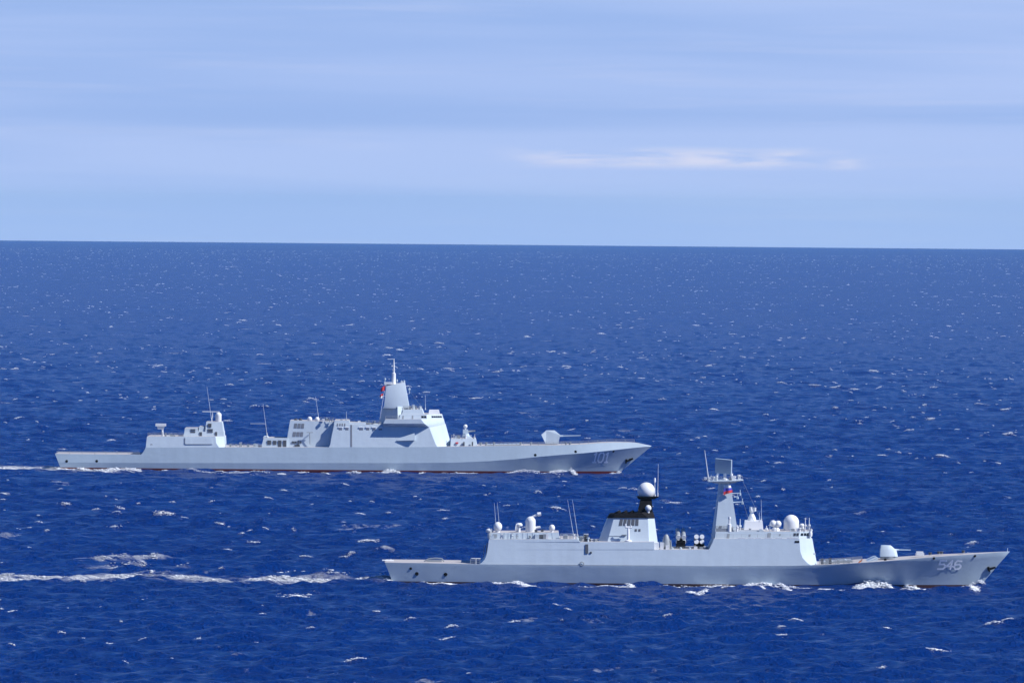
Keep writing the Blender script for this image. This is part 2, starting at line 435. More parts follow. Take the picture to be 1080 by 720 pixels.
# ------------------------------------------------------------------ ship frame
class Ship:
    def __init__(s, D, px_mid, name, label, cat):
        s.D = D; d = ray(px_mid, 360)
        s.x0 = d.x / d.y * D
        s.z0 = -(D * D) / (2 * R_EARTH)
        s.root = bpy.data.objects.new(name, None); COL.objects.link(s.root)
        s.root.location = (s.x0, D, s.z0); s.root.empty_display_size = 10
        tag(s.root, label, cat)
    def P(s, px, py, b=0.0):        # a measured point of the photograph at b metres to starboard of the centreline
        d = ray(px, py); t = (s.D - b) / d.y
        p = CAM + d * t
        return Vector((p.x - s.x0, -b, p.z - s.z0))
    def X(s, px, b=0.0):
        return s.P(px, 520, b).x
    def line(s, pts, b):
        q = [s.P(px, py, b) for px, py in pts]
        return np.array([p.x for p in q]), np.array([p.z for p in q])
    def make_hull(s, st, deck_pts, flare, boot, deck_t, keel=-3.2):
        """st: per station (px_wl, b_wl, px_k, py_k, b_k, px_d, py_d)"""
        loops = []
        for (pw, bw, pk, pyk, bk, pd, pyd) in st:
            K = s.P(pk, pyk, bk); Dk = s.P(pd, pyd, bk)
            bd = max(bk - deck_t(pd) * max(Dk.z - K.z, 0), 0.03)
            Dk = s.P(pd, pyd, bd)
            xw = s.P(pw, 616, bw).x if s.D < 1800 else s.P(pw, 497, bw).x
            pr = []
            # below water
            fx = (K.x - xw) / max(K.z, 1)
            pr.append((xw + np.clip(fx * keel, -2, 2), bw * 0.86, keel))
            pr.append((xw, bw, 0.0))
            e = flare(pd)
            for zz in (boot, boot + 0.001):
                u = zz / K.z; pr.append((xw + (K.x - xw) * u, bw + (bk - bw) * u ** e, zz))
            for u in (0.32, 0.5, 0.68, 0.85, 1.0):
                uu = boot / K.z + (1 - boot / K.z) * (u - 0.15) / 0.85
                pr.append((xw + (K.x - xw) * uu, bw + (bk - bw) * uu ** e, K.z * uu))
            pr.append((Dk.x, bd, max(Dk.z, K.z + 0.03)))
            loops.append(pr)
        # ease the curves between stations forward of the bridge
        fine = []
        for i in range(len(loops) - 1):
            p0, p1, p2, p3 = (np.array(loops[min(max(j, 0), len(loops) - 1)], float) for j in (i - 1, i, i + 1, i + 2))
            k = 4 if i > len(loops) - 11 else 1
            for q in range(k):
                u = q / k
                c = p1 + 0.5 * u * (p2 - p0 + u * (2 * p0 - 5 * p1 + 4 * p2 - p3 + u * (3 * (p1 - p2) + p3 - p0)))
                fine.append([tuple(r) for r in c])
        fine.append(loops[-1]); loops = fine
        n = len(loops[0]); mb = MB(); v = []
        s.hull_n = n
        for pr in loops:
            v += [(x, -b, z) for x, b, z in pr] + [(x, b, z) for x, b, z in pr]
        W = 2 * n; f = []; mi = []
        for i in range(len(loops) - 1):
            for side in (0, n):
                for j in range(n - 1):
                    a = i * W + side + j
                    f.append([a, a + W, a + W + 1, a + 1]); mi.append(1 if j < 2 else 0)
            a = i * W
            f.append([a + n - 1, a + W + n - 1, a + W + 2 * n - 1, a + 2 * n - 1]); mi.append(2)
        f.append([j for j in range(n)] + [n + j for j in reversed(range(n))]); mi.append(0)
        e0 = (len(loops) - 1) * W
        f.append([e0 + j for j in reversed(range(n))] + [e0 + n + j for j in range(n)]); mi.append(0)
        mb.v = v; mb.f = f; mb.mi = mi
        s.bvh = BVHTree.FromPolygons([Vector(q) for q in v], f)
        return mb
    def hull_pt(s, px, py, off=0.03, bg=7.0):
        b = bg
        for _ in range(4):
            p = s.P(px, py, b)
            h, nrm, _i, _d = s.bvh.ray_cast(Vector((p.x, -40, p.z)), Vector((0, 1, 0)), 60)
            if h is None: break
            b = -h.y
        return Vector((p.x, -b - off, p.z))
    def spot(s, name, px, py, r, m, bg=7.0):
        c = s.hull_pt(px, py, 0.0, bg); mb = MB()
        mb.lathe((c.x, c.y, c.z), [(r, 0.3), (r, -0.05), (r * 0.75, -0.09)], 14, axis='Y')
        return mb.build(name, m, s.root)
    def railing(s, pts, posts=2.0, h=1.05, r=0.05, name='railing'):
        mb = MB()
        P = [s.P(px, py, b) if not isinstance(px, Vector) else px for px, py, b in pts]
        for a, b in zip(P, P[1:]):
            L_ = (b - a).length; k = max(1, int(L_ / posts))
            for i in range(k + 1):
                q = a.lerp(b, i / k); mb.tube(q, q + Vector((0, 0, h)), r, n=4)
            for u in (0.4, 0.7, 1.0):
                mb.tube(a + Vector((0, 0, h * u)), b + Vector((0, 0, h * u)), r * 0.7, n=4)
        return mb.build(name, M['mid'], s.root, smooth=0)
    def whip(s, px0, py0, px1, py1, b, r=0.07):
        mb = MB(); a = s.P(px0, py0, b); c = s.P(px1, py1, b)
        mb.tube(a, a.lerp(c, .12), r * 2.2, r * 1.8, 8); mb.tube(a.lerp(c, .12), c, r, r * 0.45, 6)
        return mb.build('whip_antenna', M['white'], s.root)
    def digits(s, text, px0, py0, w, h, slant, gap, thick, name='hull_number'):
        """block figures lying on the curved plating: px0,py0 upper left, w,h size of one figure in pixels"""
        G = {'1': [[(.15, .16), (.55, 0), (.55, 1)], [(.2, 1), (.9, 1)]],
             '0': [[(.25, 0), (.75, 0), (1, .2), (1, .8), (.75, 1), (.25, 1), (0, .8), (0, .2), (.25, 0)]],
             '5': [[(1, 0), (.1, 0), (.05, .45), (.75, .42), (1, .58), (1, .82), (.78, 1), (.0, 1)]],
             '4': [[(.72, 1), (.72, 0), (.0, .68), (1.0, .68)]],
             '6': [[(.95, .05), (.3, 0), (.02, .25), (0, .8), (.25, 1), (.75, 1), (1, .82), (1, .62), (.75, .45), (.05, .5)]]}
        for mname, off, dx, dy in (('number', 0.12, 0, 0),):
            mb = MB()
            x = px0
            for ch in text:
                ww = w * (0.75 if ch == '1' else 1.0)
                for st in G[ch]:
                    for (ax, ay), (bx, by) in zip(st, st[1:]):
                        def q(u, v): return (x + u * ww + (1 - v) * slant + dx, py0 + v * h + dy)
                        A = q(ax, ay); B = q(bx, by)
                        ex, ey = B[0] - A[0], B[1] - A[1]; l = math.hypot(ex, ey); ex /= l; ey /= l
                        A = (A[0] - ex * thick * .5, A[1] - ey * thick * .5); B = (B[0] + ex * thick * .5, B[1] + ey * thick * .5)
                        nx, ny = -ey * thick / 2, ex * thick / 2
                        k = 4; vs_ = []
                        for i in range(k + 1):
                            cx, cy = A[0] + (B[0] - A[0]) * i / k, A[1] + (B[1] - A[1]) * i / k
                            vs_.append(s.hull_pt(cx + nx, cy + ny, off, 5)); vs_.append(s.hull_pt(cx - nx, cy - ny, off, 5))
                        off += 0.0006
                        mb.add(vs_, [[2 * i, 2 * i + 1, 2 * i + 3, 2 * i + 2] for i in range(k)])
                x += ww + gap
            o = mb.build(name, M[mname], s.root, smooth=0)
    def panel(s, mb, p, u, v, n, d=0.04, mi=0):
        """thin raised rectangle: corner p, edges u, v, proud along n"""
        p = Vector(p); u = Vector(u); v = Vector(v); n = Vector(n).normalized() * d
        a = [p, p + u, p + u + v, p + v]
        mb.loft([[q - n for q in a], [q + n for q in a]], True, True, mi)

# quad patch on the plane through four corners: returns point function and normal
def facet(p00, p10, p11, p01):
    def f(u, v):
        return (p00 * (1 - u) + p10 * u) * (1 - v) + (p01 * (1 - u) + p11 * u) * v
    n = (p10 - p00).cross(p01 - p00).normalized()
    if n.y > 0: n = -n
    return f, n
def facet_panel(mb, F, u0, u1, v0, v1, d=0.04, mi=0):
    f, n = F
    a = [f(u0, v0), f(u1, v0), f(u1, v1), f(u0, v1)]
    mb.loft([[q - n * d for q in a], [q + n * d for q in a]], True, True, mi)

# ------------------------------------------------------------------ shared fittings
def dome(s, px, py, r, b, base_h=0.0, parent=None, m='white', rz=None, name='radome', neck=None):
    """ball radome with a neck: centre at px,py"""
    c = s.P(px, py, b); mb = MB()
    mb.sphere(c, r, rz, 28, z0=-0.86)
    if neck: mb.lathe((c.x, c.y, c.z), [(r * 0.55, -neck), (r * 0.5, -r * 0.8)], 20)
    return mb.build(name, M[m], parent or s.root, 50)
def bullet(s, px0, px1, py_top, py_bot, b, name='radome', parent=None, m='white', mb=None):
    """upright cylinder with a round top"""
    r = (s.X(px1, b) - s.X(px0, b)) / 2; c = s.P((px0 + px1) / 2, py_bot, b); H = s.P(px0, py_top, b).z - c.z
    own = mb is None
    if own: mb = MB()
    prof = [(r * 0.96, 0), (r, 0.05 * H)]
    hs = max(H - r, H * 0.35)
    prof.append((r, hs))
    for k in range(1, 11):
        a = math.pi / 2 * k / 10; prof.append((r * math.cos(a), hs + (H - hs) * math.sin(a)))
    mb.lathe(c, prof, 28)
    if own: return mb.build(name, M[m], parent or s.root, 50)
def close_in_gun(s, px, py_deck, b, fwd=1, scale=1.0):
    """seven-barrelled close-in gun: drum mount, gun body, barrels, tracking radar on top"""
    c = s.P(px, py_deck, b); k = scale
    mb = MB()
    mb.lathe(c, [(1.15 * k, 0), (1.15 * k, .5 * k), (.95 * k, .6 * k), (.9 * k, 1.1 * k)], 20)
    mb.block([[(c.x - .95 * k, 0 - .62 * k, c.z + 1.0 * k), (c.x + .8 * k, -.62 * k, c.z + 1.0 * k)],
              [(c.x - .95 * k, -.62 * k, c.z + 2.3 * k), (c.x + .55 * k, -.62 * k, c.z + 2.3 * k)]])
    for i in range(8, len(mb.v)): pass
    n0 = 4 * 20
    mb.v[n0:] = [(x, y + c.y, z) for x, y, z in mb.v[n0:]]
    o = mb.build('close_in_gun', M['super'], s.root)
    bb = MB(); p = Vector((c.x + .5 * k * fwd, c.y, c.z + 1.65 * k))
    for a in range(7):
        q = p + Vector((0, math.cos(a * .8976) * .16, math.sin(a * .8976) * .16)); bb.tube(q, q + Vector((2.3 * k * fwd, 0, .25 * k)), .06, n=6)
    bb.tube(p, p + Vector((1.4 * k * fwd, 0, .15 * k)), .27 * k, .24 * k, 10)
    bb.build('barrel', M['mid'], o)
    rb = MB(); rb.lathe((c.x - .2, c.y, c.z + 2.25 * k), [(.25, 0), (.25, .45)], 10)
    rb.sphere((c.x - .2, c.y, c.z + 3.2 * k), .62 * k, .62 * k, 20)
    rb.build('tracking_radar', M['white'], o, 50)
    return o

# ================================================================== DESTROYER (farther ship)
A = Ship(2131.0, 373, 'destroyer', 'long pale grey warship with number 101 on its bow, the farther one', 'warship')
WL = 497
ST = [(64.5, 8.4, 61.5, 487.2, 8.6, 58, 478.3), (82, 8.8, 80, 487.4, 9.0, 80, 478.6), (100, 9.1, 100, 487.6, 9.3, 100, 478.8),
      (149, 9.5, 149, 487.9, 9.7, 148.6, 479.2), (151.5, 9.55, 151.5, 487.9, 9.75, 150.6, 477.3), (153, 9.55, 153, 487.9, 9.75, 152.3, 474.5), (155, 9.6, 155, 487.9, 9.8, 153.6, 471.8),
      (200, 9.75, 200, 488, 9.95, 200, 471.6), (250, 9.8, 250, 488, 10, 250, 471.5), (350, 9.8, 350, 488, 10, 350, 471.4), (430, 9.7, 430, 488, 10, 430, 471.2),
      (476, 9.45, 476, 487.7, 9.95, 476, 470.8), (514, 8.8, 516, 486, 9.7, 516, 470.0), (540, 8.0, 543, 484, 9.3, 543, 469.7), (562, 6.9, 568, 481.5, 8.7, 568, 469.5),
      (584, 5.5, 592, 479.4, 7.8, 592, 469.2), (601, 4.2, 611, 478, 7.0, 611, 468.6), (617, 2.8, 630, 476.2, 5.7, 630, 467.2), (629, 1.75, 645, 474.6, 4.4, 645, 466.4),
      (638, 1.0, 658, 473.2, 3.1, 658, 466.3), (645, .45, 669, 472, 2.0, 669, 466.6), (649.5, .18, 679, 471, 1.0, 679, 468.3), (652, .04, 687, 470.4, .08, 686.6, 469.9)]
def deck_tA(pd):
    return float(np.interp(pd, [60, 540, 600, 640, 687], [0.13, 0.13, 0.17, 0.25, 0.25]))
def flareA(pd):
    return float(np.interp(pd, [60, 480, 560, 640, 687], [1.0, 1.0, 1.2, 1.3, 1.2]))
def crease(ob, n, j):
    me = ob.data; W = 2 * n
    for e in me.edges:
        a_, b_ = e.vertices
        if a_ % n == j and b_ % n == j and abs(a_ - b_) == W: e.use_edge_sharp = True
crease(A.make_hull(ST, None, flareA, 0.75, deck_tA).build('hull', [M['hull'], M['boot'], M['deck']], A.root, 40), A.hull_n, A.hull_n - 2)
bA = (np.array([q[2] for q in ST]), np.array([q[4] for q in ST]))
def sideA(px, py, inset=0.0):
    bk = float(np.interp(px, *bA)); zk = 2.55; b = bk
    for _ in range(4):
        z = A.P(px, py, b).z; b = bk - 0.13 * max(0, z - zk) - 0.05 * max(0, z - zk - 4.8)
    return A.P(px, py, b - inset)
def H(px, py, b): return A.P(px, py, b)
SA = [M['super'], M['deck']]
# aft hangar block, flush with the hull side
mb = MB()
mb.block([[sideA(153.7, 471.9), sideA(231, 471.6), H(237, 471.9, 6.3)], [sideA(154.3, 467), sideA(228, 467), H(237, 467, 6.2)],
          [sideA(155, 460.2), sideA(227.2, 460), H(236.6, 460, 6.0)]], top_mi=1)
hangar = mb.build('hangar_block', SA, A.root)
mb = MB(); F = facet(sideA(195.5, 468), sideA(224, 468), sideA(224, 461.5), sideA(195.5, 461.5))
facet_panel(mb, F, 0, 1, 0, 1, .09); mb.build('side_panel', M['super'], hangar)
mb = MB(); facet_panel(mb, F, -.03, 0, 0, 1, .12); facet_panel(mb, F, 0.004, 1, -.08, 0, .12); mb.build('panel_frame', M['mid'], hangar)
A.spot('side_vent', 159.8, 469.4, .5, M['mid'], 9)
# hangar roof house with louvres
mb = MB()
mb.block([[H(193.5, 460, 5.2), H(236, 460, 5.0)], [H(194.5, 455, 5.0), H(235.8, 455, 4.8)]], top_mi=1)
mb.block([[H(194.5, 455, 4.9), H(209, 455, 4.9)], [H(195, 451.3, 4.8), H(208.5, 451.3, 4.8)]], top_mi=1)
mb.block([[H(209.5, 455, 4.2), H(216, 455, 4.2)], [H(210, 449.6, 4.1), H(215.5, 449.6, 4.1)]], top_mi=1)
mb.block([[H(216.5, 455, 4.7), H(235.5, 455, 4.6)], [H(217.5, 444.7, 4.2), H(234, 444.7, 4.0)]], top_mi=1)
rh = mb.build('hangar_roof_house', SA, A.root)
for x0, x1, y0, y1, bb in ((201, 206, 452.4, 453.7, 4.95), (201, 206, 454.6, 455.9, 5.05), (219, 224.5, 452.2, 453.6, 4.7), (219, 224.5, 454.4, 455.6, 5.0), (219.5, 223, 446.5, 450.2, 4.55), (227, 229, 455.3, 459.6, 5.05), (210.5, 213, 455.5, 459.6, 5.15)):
    mb = MB(); a = H(x0, y1, bb); c = H(x1, y0, bb); mb.box(a.x, c.x, a.y - .06, a.y + .5, a.z, c.z); mb.build('vent', M['dark'], rh)
A.railing([(156, 460, 8.0), (193, 459.8, 8.0)])
A.railing([(156, 460, -6.0), (193, 459.8, -6.0)])
A.railing([(60, 478.3, 8.2), (100, 478.8, 8.9), (147, 479.2, 9.2)], posts=3.0, h=.8)
# T-shaped radar over the hangar
c = H(171.6, 459.6, 2); mb = MB(); mb.tube(c, c + Vector((-.2, 0, 2.7)), .36, .26, 10); o = mb.build('radar_post', M['white'], A.root)
mb = MB(); t = H(169.5, 448.4, 2); mb.box(t.x - 1.55, t.x + 1.6, t.y - .7, t.y + .5, t.z - .25, t.z + .55); mb.block([[(t.x - .9, t.y, t.z - 1.1), (t.x + .9, t.y, t.z - 1.1)], [(t.x - 1.1, t.y, t.z - .25), (t.x + 1.2, t.y, t.z - .25)]])
mb.v = mb.v[:8] + [(x, t.y + (0.45 if y > 0 else -0.45), z) for x, y, z in mb.v[8:]]
mb.build('radar_head', M['white'], A.root)
# domed missile launcher / radar on the aft house
bullet(A, 227.2, 233.6, 434.6, 444.6, 1.0, 'radome')
mb = MB(); a = H(213.5, 433.9, 1.0); c = H(231.5, 433.9, 1.0); mb.box(a.x, c.x, a.y - .18, a.y + .18, a.z - .12, a.z + .12); mb.tube(H(224, 444.6, 1), H(224, 434, 1), .16, .1); mb.build('yard', M['white'], A.root)
A.whip(223.4, 444.6, 218.2, 407.5, 3.0)
# lattice of rails on the low deck between hangar and funnel
A.railing([(238, 471.5, 8.4), (276, 471.5, 8.4)])
for px in (243, 249, 254, 262, 269):
    mb = MB(); p = H(px, 471.5, 5.5); mb.box(p.x - .3, p.x + .3, p.y - .3, p.y + .3, p.z, p.z + random.uniform(.8, 1.5)); mb.build('deck_locker', M['mid'], A.root)
# low house ahead of the funnel
mb = MB(); mb.block([[H(275.5, 471.6, 6.6), H(303, 471.6, 6.6)], [H(277.5, 464, 6.4), H(303, 464, 6.4)], [H(278, 461.7, 6.3), H(304, 461.7, 6.3)]], top_mi=1)
mb.block([[H(277.3, 461.7, 4), H(282.5, 461.7, 4)], [H(278, 460.2, 4), H(282.0, 460.2, 4)]])
lh = mb.build('boat_deck_house', SA, A.root)
for x0, x1, y0, y1 in ((282, 286, 464.2, 468.6), (288, 291.4, 464.5, 468.6), (293.2, 296.8, 464.2, 471.2), (298.6, 302, 464.2, 470.8)):
    mb = MB(); a = H(x0, y1, 6.6); c = H(x1, y0, 6.6); mb.box(a.x, c.x, a.y - .05, a.y + .6, a.z, c.z); mb.build('opening', M['dark'], lh)
A.whip(281.9, 460.4, 277.4, 425.5, 4)
mb = MB(); mb.tube(H(264, 446.6, 4), H(280.4, 446.6, 4), .06, n=6); mb.build('yard', M['white'], A.root)
# funnel block
mb = MB(); mb.block([[H(302, 471.6, 5.9), H(360, 471.6, 6.4)], [H(303, 461.7, 5.7), H(360, 461.7, 6.1)], [H(306, 443.2, 5.1), H(322.5, 443.2, 5.1)]][:2] + [[H(306, 443.2, 5.2), H(360, 444.8, 5.4)]], top_mi=1)
fun = mb.build('funnel', SA, A.root)
F = facet(H(303, 461.7, 5.7), H(360, 461.7, 6.1), H(360, 444.8, 5.4), H(306, 443.2, 5.2))
for r_ in range(2):
    for c_ in range(3):
        mb = MB(); u0 = (308.2 + c_ * 3.9 - 303) / 57; v0 = (.08, .57)[r_]; facet_panel(mb, F, u0, u0 + 3.2 / 57, v0, v0 + .27, .05); mb.build('intake_louvre', M['louver'], fun)
mb = MB()
for k in range(4):
    a = H(309 + k * 2.6, 466.2, 5.95); 
    if k != 2: mb.box(a.x - .3, a.x + .3, a.y - .1, a.y + .3, a.z - .3, a.z + .3)
a = H(313.5, 469.5, 6); mb.box(a.x - .8, a.x + .8, a.y - .12, a.y + .2, a.z - .3, a.z + .2)
a = H(314.5, 467.0, 6); mb.box(a.x - .15, a.x + .15, a.y - .12, a.y + .2, a.z - .8, a.z + .8)
mb.build('deck_fitting', M['dark'], A.root)
mb = MB(); a = H(326.8, 457, 5.9); mb.tube(a, a + Vector((0, -.9, .4)), .12); mb.tube(a + Vector((-1, -.9, .4)), a + Vector((1, -.9, .4)), .1); mb.tube(a + Vector((0, -.9, .4)), a + Vector((0.1, -.6, -3.2)), .12); mb.build('davit', M['mid'], fun)
mb = MB()
for px in (312, 317, 345):
    mb = MB(); a = H(px, 443.6, 2); mb.tube(a, a + Vector((0, 0, .7)), .5, .5, 12); mb.build('exhaust_stack', M['dark'], fun)
dome(A, 326.6, 441.7, .75, 3.5, neck=1.1); dome(A, 334.5, 442.0, .72, 3.5, neck=1.0)
A.whip(336.3, 442.5, 332.8, 418, 3)
A.railing([(338, 444.4, 5), (352, 444.7, 5)], posts=1.2, h=1.3)
# forward superstructure with the raked bright front
mb = MB()
mb.block([[sideA(346.8, 471.6), sideA(461.2, 471), H(476.2, 470.9, 3.4)], [sideA(348.4, 468.6), sideA(459.6, 468.4), H(475.4, 468.2, 3.4)], [sideA(349.4, 462), sideA(457, 462), H(473.5, 461.4, 3.4)],
          [sideA(352.4, 447.6), sideA(451.6, 447.6), H(469.6, 447.4, 3.4)]], top_mi=1)
fw = mb.build('forward_superstructure', SA, A.root)
mb = MB(); F = facet(sideA(369.6, 471), sideA(371.4, 471), sideA(371.4, 447.8), sideA(369.6, 447.8)); facet_panel(mb, F, 0, 1, 0, 1, .05); mb.build('drain_channel', M['louver'], fw)
mb = MB(); mb.block([[sideA(352.4, 447.6, .5), sideA(368.5, 447.6, .5)], [sideA(352.8, 443.2, .5), sideA(368, 443.2, .5)]], top_mi=1)
mb.block([[sideA(368.6, 447.6, .8), sideA(386, 447.6, .8)], [sideA(368.6, 445.2, .8), sideA(385, 445.3, .8)]], top_mi=1)
mb.block([[sideA(386, 447.6, 2.6), sideA(404, 447.6, 2.6)], [sideA(386, 446.2, 2.6), sideA(404, 446.4, 2.6)]], top_mi=1)
rc = mb.build('roof_coaming', SA, A.root)
for x0, x1 in ((356.9, 361.3), (363.8, 368), (378.4, 383.4), (385.6, 390), (392.2, 396.6), (399, 403.4)):
    mb = MB(); F = facet(sideA(x0, 451), sideA(x1, 451), sideA(x1, 450), sideA(x0, 450)); facet_panel(mb, F, 0, 1, 0, 1, .24); mb.build('vent_ledge', M['white'], fw)
    mb = MB(); F = facet(sideA(x0, 453.4), sideA(x1, 453.4), sideA(x1, 451.8), sideA(x0, 451.8)); facet_panel(mb, F, .1, .9, 0, 1, .04); mb.build('vent', M['louver'], fw)
mb = MB(); F = facet(sideA(354, 449.3), sideA(366, 449.3), sideA(366, 446.4), sideA(354, 446.4))
for u in (.1, .32, .52, .74): facet_panel(mb, F, u, u + .12, 0, 1, .05)
mb.build('vent_strip', M['louver'], rc)
A.railing([(386, 446.8, 5.5), (400, 447, 5.5)])
A.whip(365.5, 443.3, 365.3, 433.5, 5)
# decoy bay: small wedge standing out of the side, its front end lit
mb = MB()
a0, a1 = sideA(418, 464.6), sideA(437.6, 464.0); t0, t1 = sideA(420, 462), sideA(437.4, 456.4)
mb.loft([[a0 + Vector((0, .3, 0)), a0 + Vector((0, -.25, 0)), a1 + Vector((0, -1.25, 0)), a1 + Vector((0, .3, 0))], [t0 + Vector((0, .3, 0)), t0 + Vector((0, .0, 0)), t1 + Vector((0, -.75, 0)), t1 + Vector((0, .3, 0))]], True, True)
mb.build('decoy_bay', M['super'], fw)
# bridge level: overhanging wings
mb = MB()
mb.block([[H(404.5, 449.3, 8.3), H(452.3, 450.2, 8.3), H(470.2, 450.0, 3.4)], [H(404.2, 446.4, 10.3), H(447.6, 446.6, 10.3), H(468.9, 446.4, 3.5)],
          [H(406.5, 442.0, 10.2), H(444, 441.8, 10.2), H(467.7, 441.8, 3.5)]], bot=True, top_mi=1)
bw_ = mb.build('bridge_wing', SA, A.root)
mb = MB()
mb.block([[H(421, 442, 7.9), H(450.5, 442, 7.9), H(467.4, 441.8, 3.4)], [H(422, 436.8, 7.5), H(449.8, 436.8, 7.5), H(465.9, 436.8, 3.2)]], top_mi=1)
mb.block([[H(424, 436.8, 6.6), H(447, 436.8, 6.6)], [H(425, 431.6, 6.2), H(445, 431.6, 6.2)]], top_mi=1)
br = mb.build('bridge', SA, A.root)
F = facet(H(450.5, 442, 7.9), H(467.4, 441.8, 3.4), H(465.9, 436.8, 3.2), H(449.8, 436.8, 7.5))
for k in range(5):
    mb = MB(); facet_panel(mb, F, .30 + k * .135, .30 + k * .135 + .115, .30, .68, .04); mb.build('window', M['glass'], br)
F = facet(H(421, 442, 7.9), H(450.5, 442, 7.9), H(449.8, 436.8, 7.5), H(422, 436.8, 7.5))
for k in range(2):
    mb = MB(); facet_panel(mb, F, .80 + k * .1, .80 + k * .1 + .085, .28, .68, .04); mb.build('window', M['glass'], br)
for u0 in (.1, .45):
    mb = MB(); facet_panel(mb, F, u0, u0 + .055, .02, .75, .04); mb.build('door', M['mid'], br)
mb = MB(); mb.block([[H(452, 436.8, 3.2), H(463.6, 436.8, 3.0)], [H(452.6, 432.4, 3.0), H(462.6, 432.4, 2.8)]]); mb.build('roof_radar_box', M['white'], br)
for px, top, b in ((436.4, 426.5, 4), (443, 428.5, 5), (429.5, 429, 3)):
    mb = MB(); c = H(px, 432, b); mb.lathe(c, [(.5, 0), (.42, 1.0), (.2, 1.05), (.16, H(px, top, b).z - c.z)], 12); mb.build('sensor_post', M['super'], br)
A.whip(448.7, 432, 448.5, 416.5, 3); A.railing([(425, 431.6, 5.8), (445, 431.6, 5.8)]); A.railing([(406.5, 442, 9.9), (421, 442, 9.9)])
# enclosed mast tower
mb = MB()
mb.block([[H(399.4, 447.4, 1.6), H(419.3, 447.4, 7.4), H(433, 447.4, 4.5)], [H(403.2, 431, 1.7), H(418.4, 431, 6.2), H(431.5, 431, 4.2)]], top_mi=1)
tw = mb.build('mast_base', SA, A.root)
mb = MB()
mb.block([[H(403.6, 430.6, 5.0), H(417, 430.8, 5.7), H(431.3, 430.2, 4.9)], [H(405, 428.2, 5.1), H(417, 428.2, 5.8), H(431, 427.8, 5.0)], [H(407.4, 407, 2.9), H(416.4, 405.2, 3.4), H(426.8, 402.9, 2.9)]], bot=True, top_mi=1)
tw2 = mb.build('mast_tower', SA, A.root)
mb = MB()
mb.loft([[H(419.6, 442.4, 7.9), H(426.2, 442.0, 5.6), H(426.2, 442, 4), H(419.6, 442.4, 4)], [H(419.2, 428.4, 7.0), H(425.4, 428.6, 5.2), H(425.4, 428.6, 4), H(419.2, 428.4, 4)]]); mb.build('radar_array_face', M['super'], tw)
mb = MB(); mb.block([[H(405, 405.2, 2.4), H(413, 405.2, 2.4)], [H(405, 403.2, 2.4), H(413, 403.2, 2.4)]]); 
mb.tube(H(409, 408.6, 1), H(409, 405, 1), .4); mb.build('mast_platform', M['white'], tw2)
mb = MB(); c = H(415.2, 406, 0)
mb.lathe(c, [(.95, 0), (.62, .8), (.62, H(415, 393.6, 0).z - c.z), (.3, H(415, 393, 0).z - c.z), (.24, H(415, 384, 0).z - c.z), (.12, H(415, 378.4, 0).z - c.z)], 16); mb.build('pole_mast', M['white'], tw2, 50)
for x0, y0, x1, y1, r_ in ((408.8, 378.6, 416.2, 378.6, .09), (414.2, 384.4, 419.5, 388, .06), (413, 386, 416, 386, .22), (414, 390, 416.6, 390, .25)):
    mb = MB(); mb.tube(H(x0, y0, 0), H(x1, y1, 0), r_); mb.build('yard', M['white'], tw2)
for px, py, top in ((418.6, 402, 399.6), (423.5, 403, 400.8), (426.2, 403, 400.4), (406, 404, 398), (431.8, 412, 408.5)):
    mb = MB(); a = H(px, py + 3, 1.5); mb.tube(a, H(px, top, 1.5), .12, .08); mb.lathe(H(px, top + 1.5, 1.5), [(.3, -.3), (.3, .2)], 10); mb.build('sensor_post', M['super'], tw2)
# forward low house and close-in gun
mb = MB(); mb.block([[H(475, 471, 6.0), H(503.2, 470.6, 5.0)], [H(475.5, 462.6, 5.7), H(501.6, 462.4, 4.6)]], top_mi=1); fh = mb.build('forward_deck_house', SA, A.root)
mb = MB(); mb.block([[H(491, 462.4, 3), H(497.5, 462.4, 3)], [H(491.5, 460.4, 2.8), H(497, 460.4, 2.8)]]); mb.build('gun_base', M['super'], fh)
for px in (489.3, 498.2): mb = MB(); a = H(px, 470.6, 5.75); mb.box(a.x - .2, a.x + .2, a.y - .35, a.y + .3, a.z, a.z + 1.4); mb.build('door', M['dark'], fh)  # two dark upright strips that paint in pillar-shaped shade, not real doors
mb = MB(); a = H(482, 467, 5.95); mb.box(a.x - .4, a.x + .4, a.y - .08, a.y + .3, a.z - .2, a.z + .25); mb.build('lifebuoy_box', M['red'], fh)
close_in_gun(A, 491.5, 460.6, 0, 1, 1.0)
A.railing([(476, 462.6, 5.4), (488, 462.5, 5.3)], posts=1.2, h=1.2); A.whip(500.7, 462.4, 500.7, 457.5, 3.5, .12)
# fore deck: missile cell field, breakwater, rails, gun
mb = MB(); mb.block([[H(512, 470, 4.2), H(550, 469.4, 4.2)], [H(512.2, 468.9, 4.2), H(549.8, 468.3, 4.2)]], top_mi=0); vl = mb.build('missile_cell_field', M['mid'], A.root)
for k in range(8):
    a, c = H(513.5 + k * 4.5, 468.8 - k * .07, 0), H(517 + k * 4.5, 468.8 - k * .07, 0); mb = MB(); mb.box(a.x, c.x, -3.9, 3.9, a.z + .0, a.z + .16); mb.build('cell_hatch', M['super'], vl)
A.railing([(505, 469.8, 8.4), (568, 469.5, 7.3), (592, 469.2, 6.2), (611, 468.6, 5.3), (640, 466.7, 3.5), (669, 466.6, 1.2)], posts=2.2, h=1.0)
A.railing([(505, 469.8, -8.4), (568, 469.5, -7.3), (611, 468.6, -5.3), (640, 466.7, -3.5), (669, 466.6, -1.2)], posts=2.2, h=1.0)
for px in (507, 513, 521, 549, 560, 597, 601):
    mb = MB(); p = H(px, 469.4, 5.2); mb.lathe(p, [(.3, 0), (.26, .7), (.4, .75), (.4, .9)], 10); mb.build('deck_bollard', M['mid'], A.root)
mb = MB()
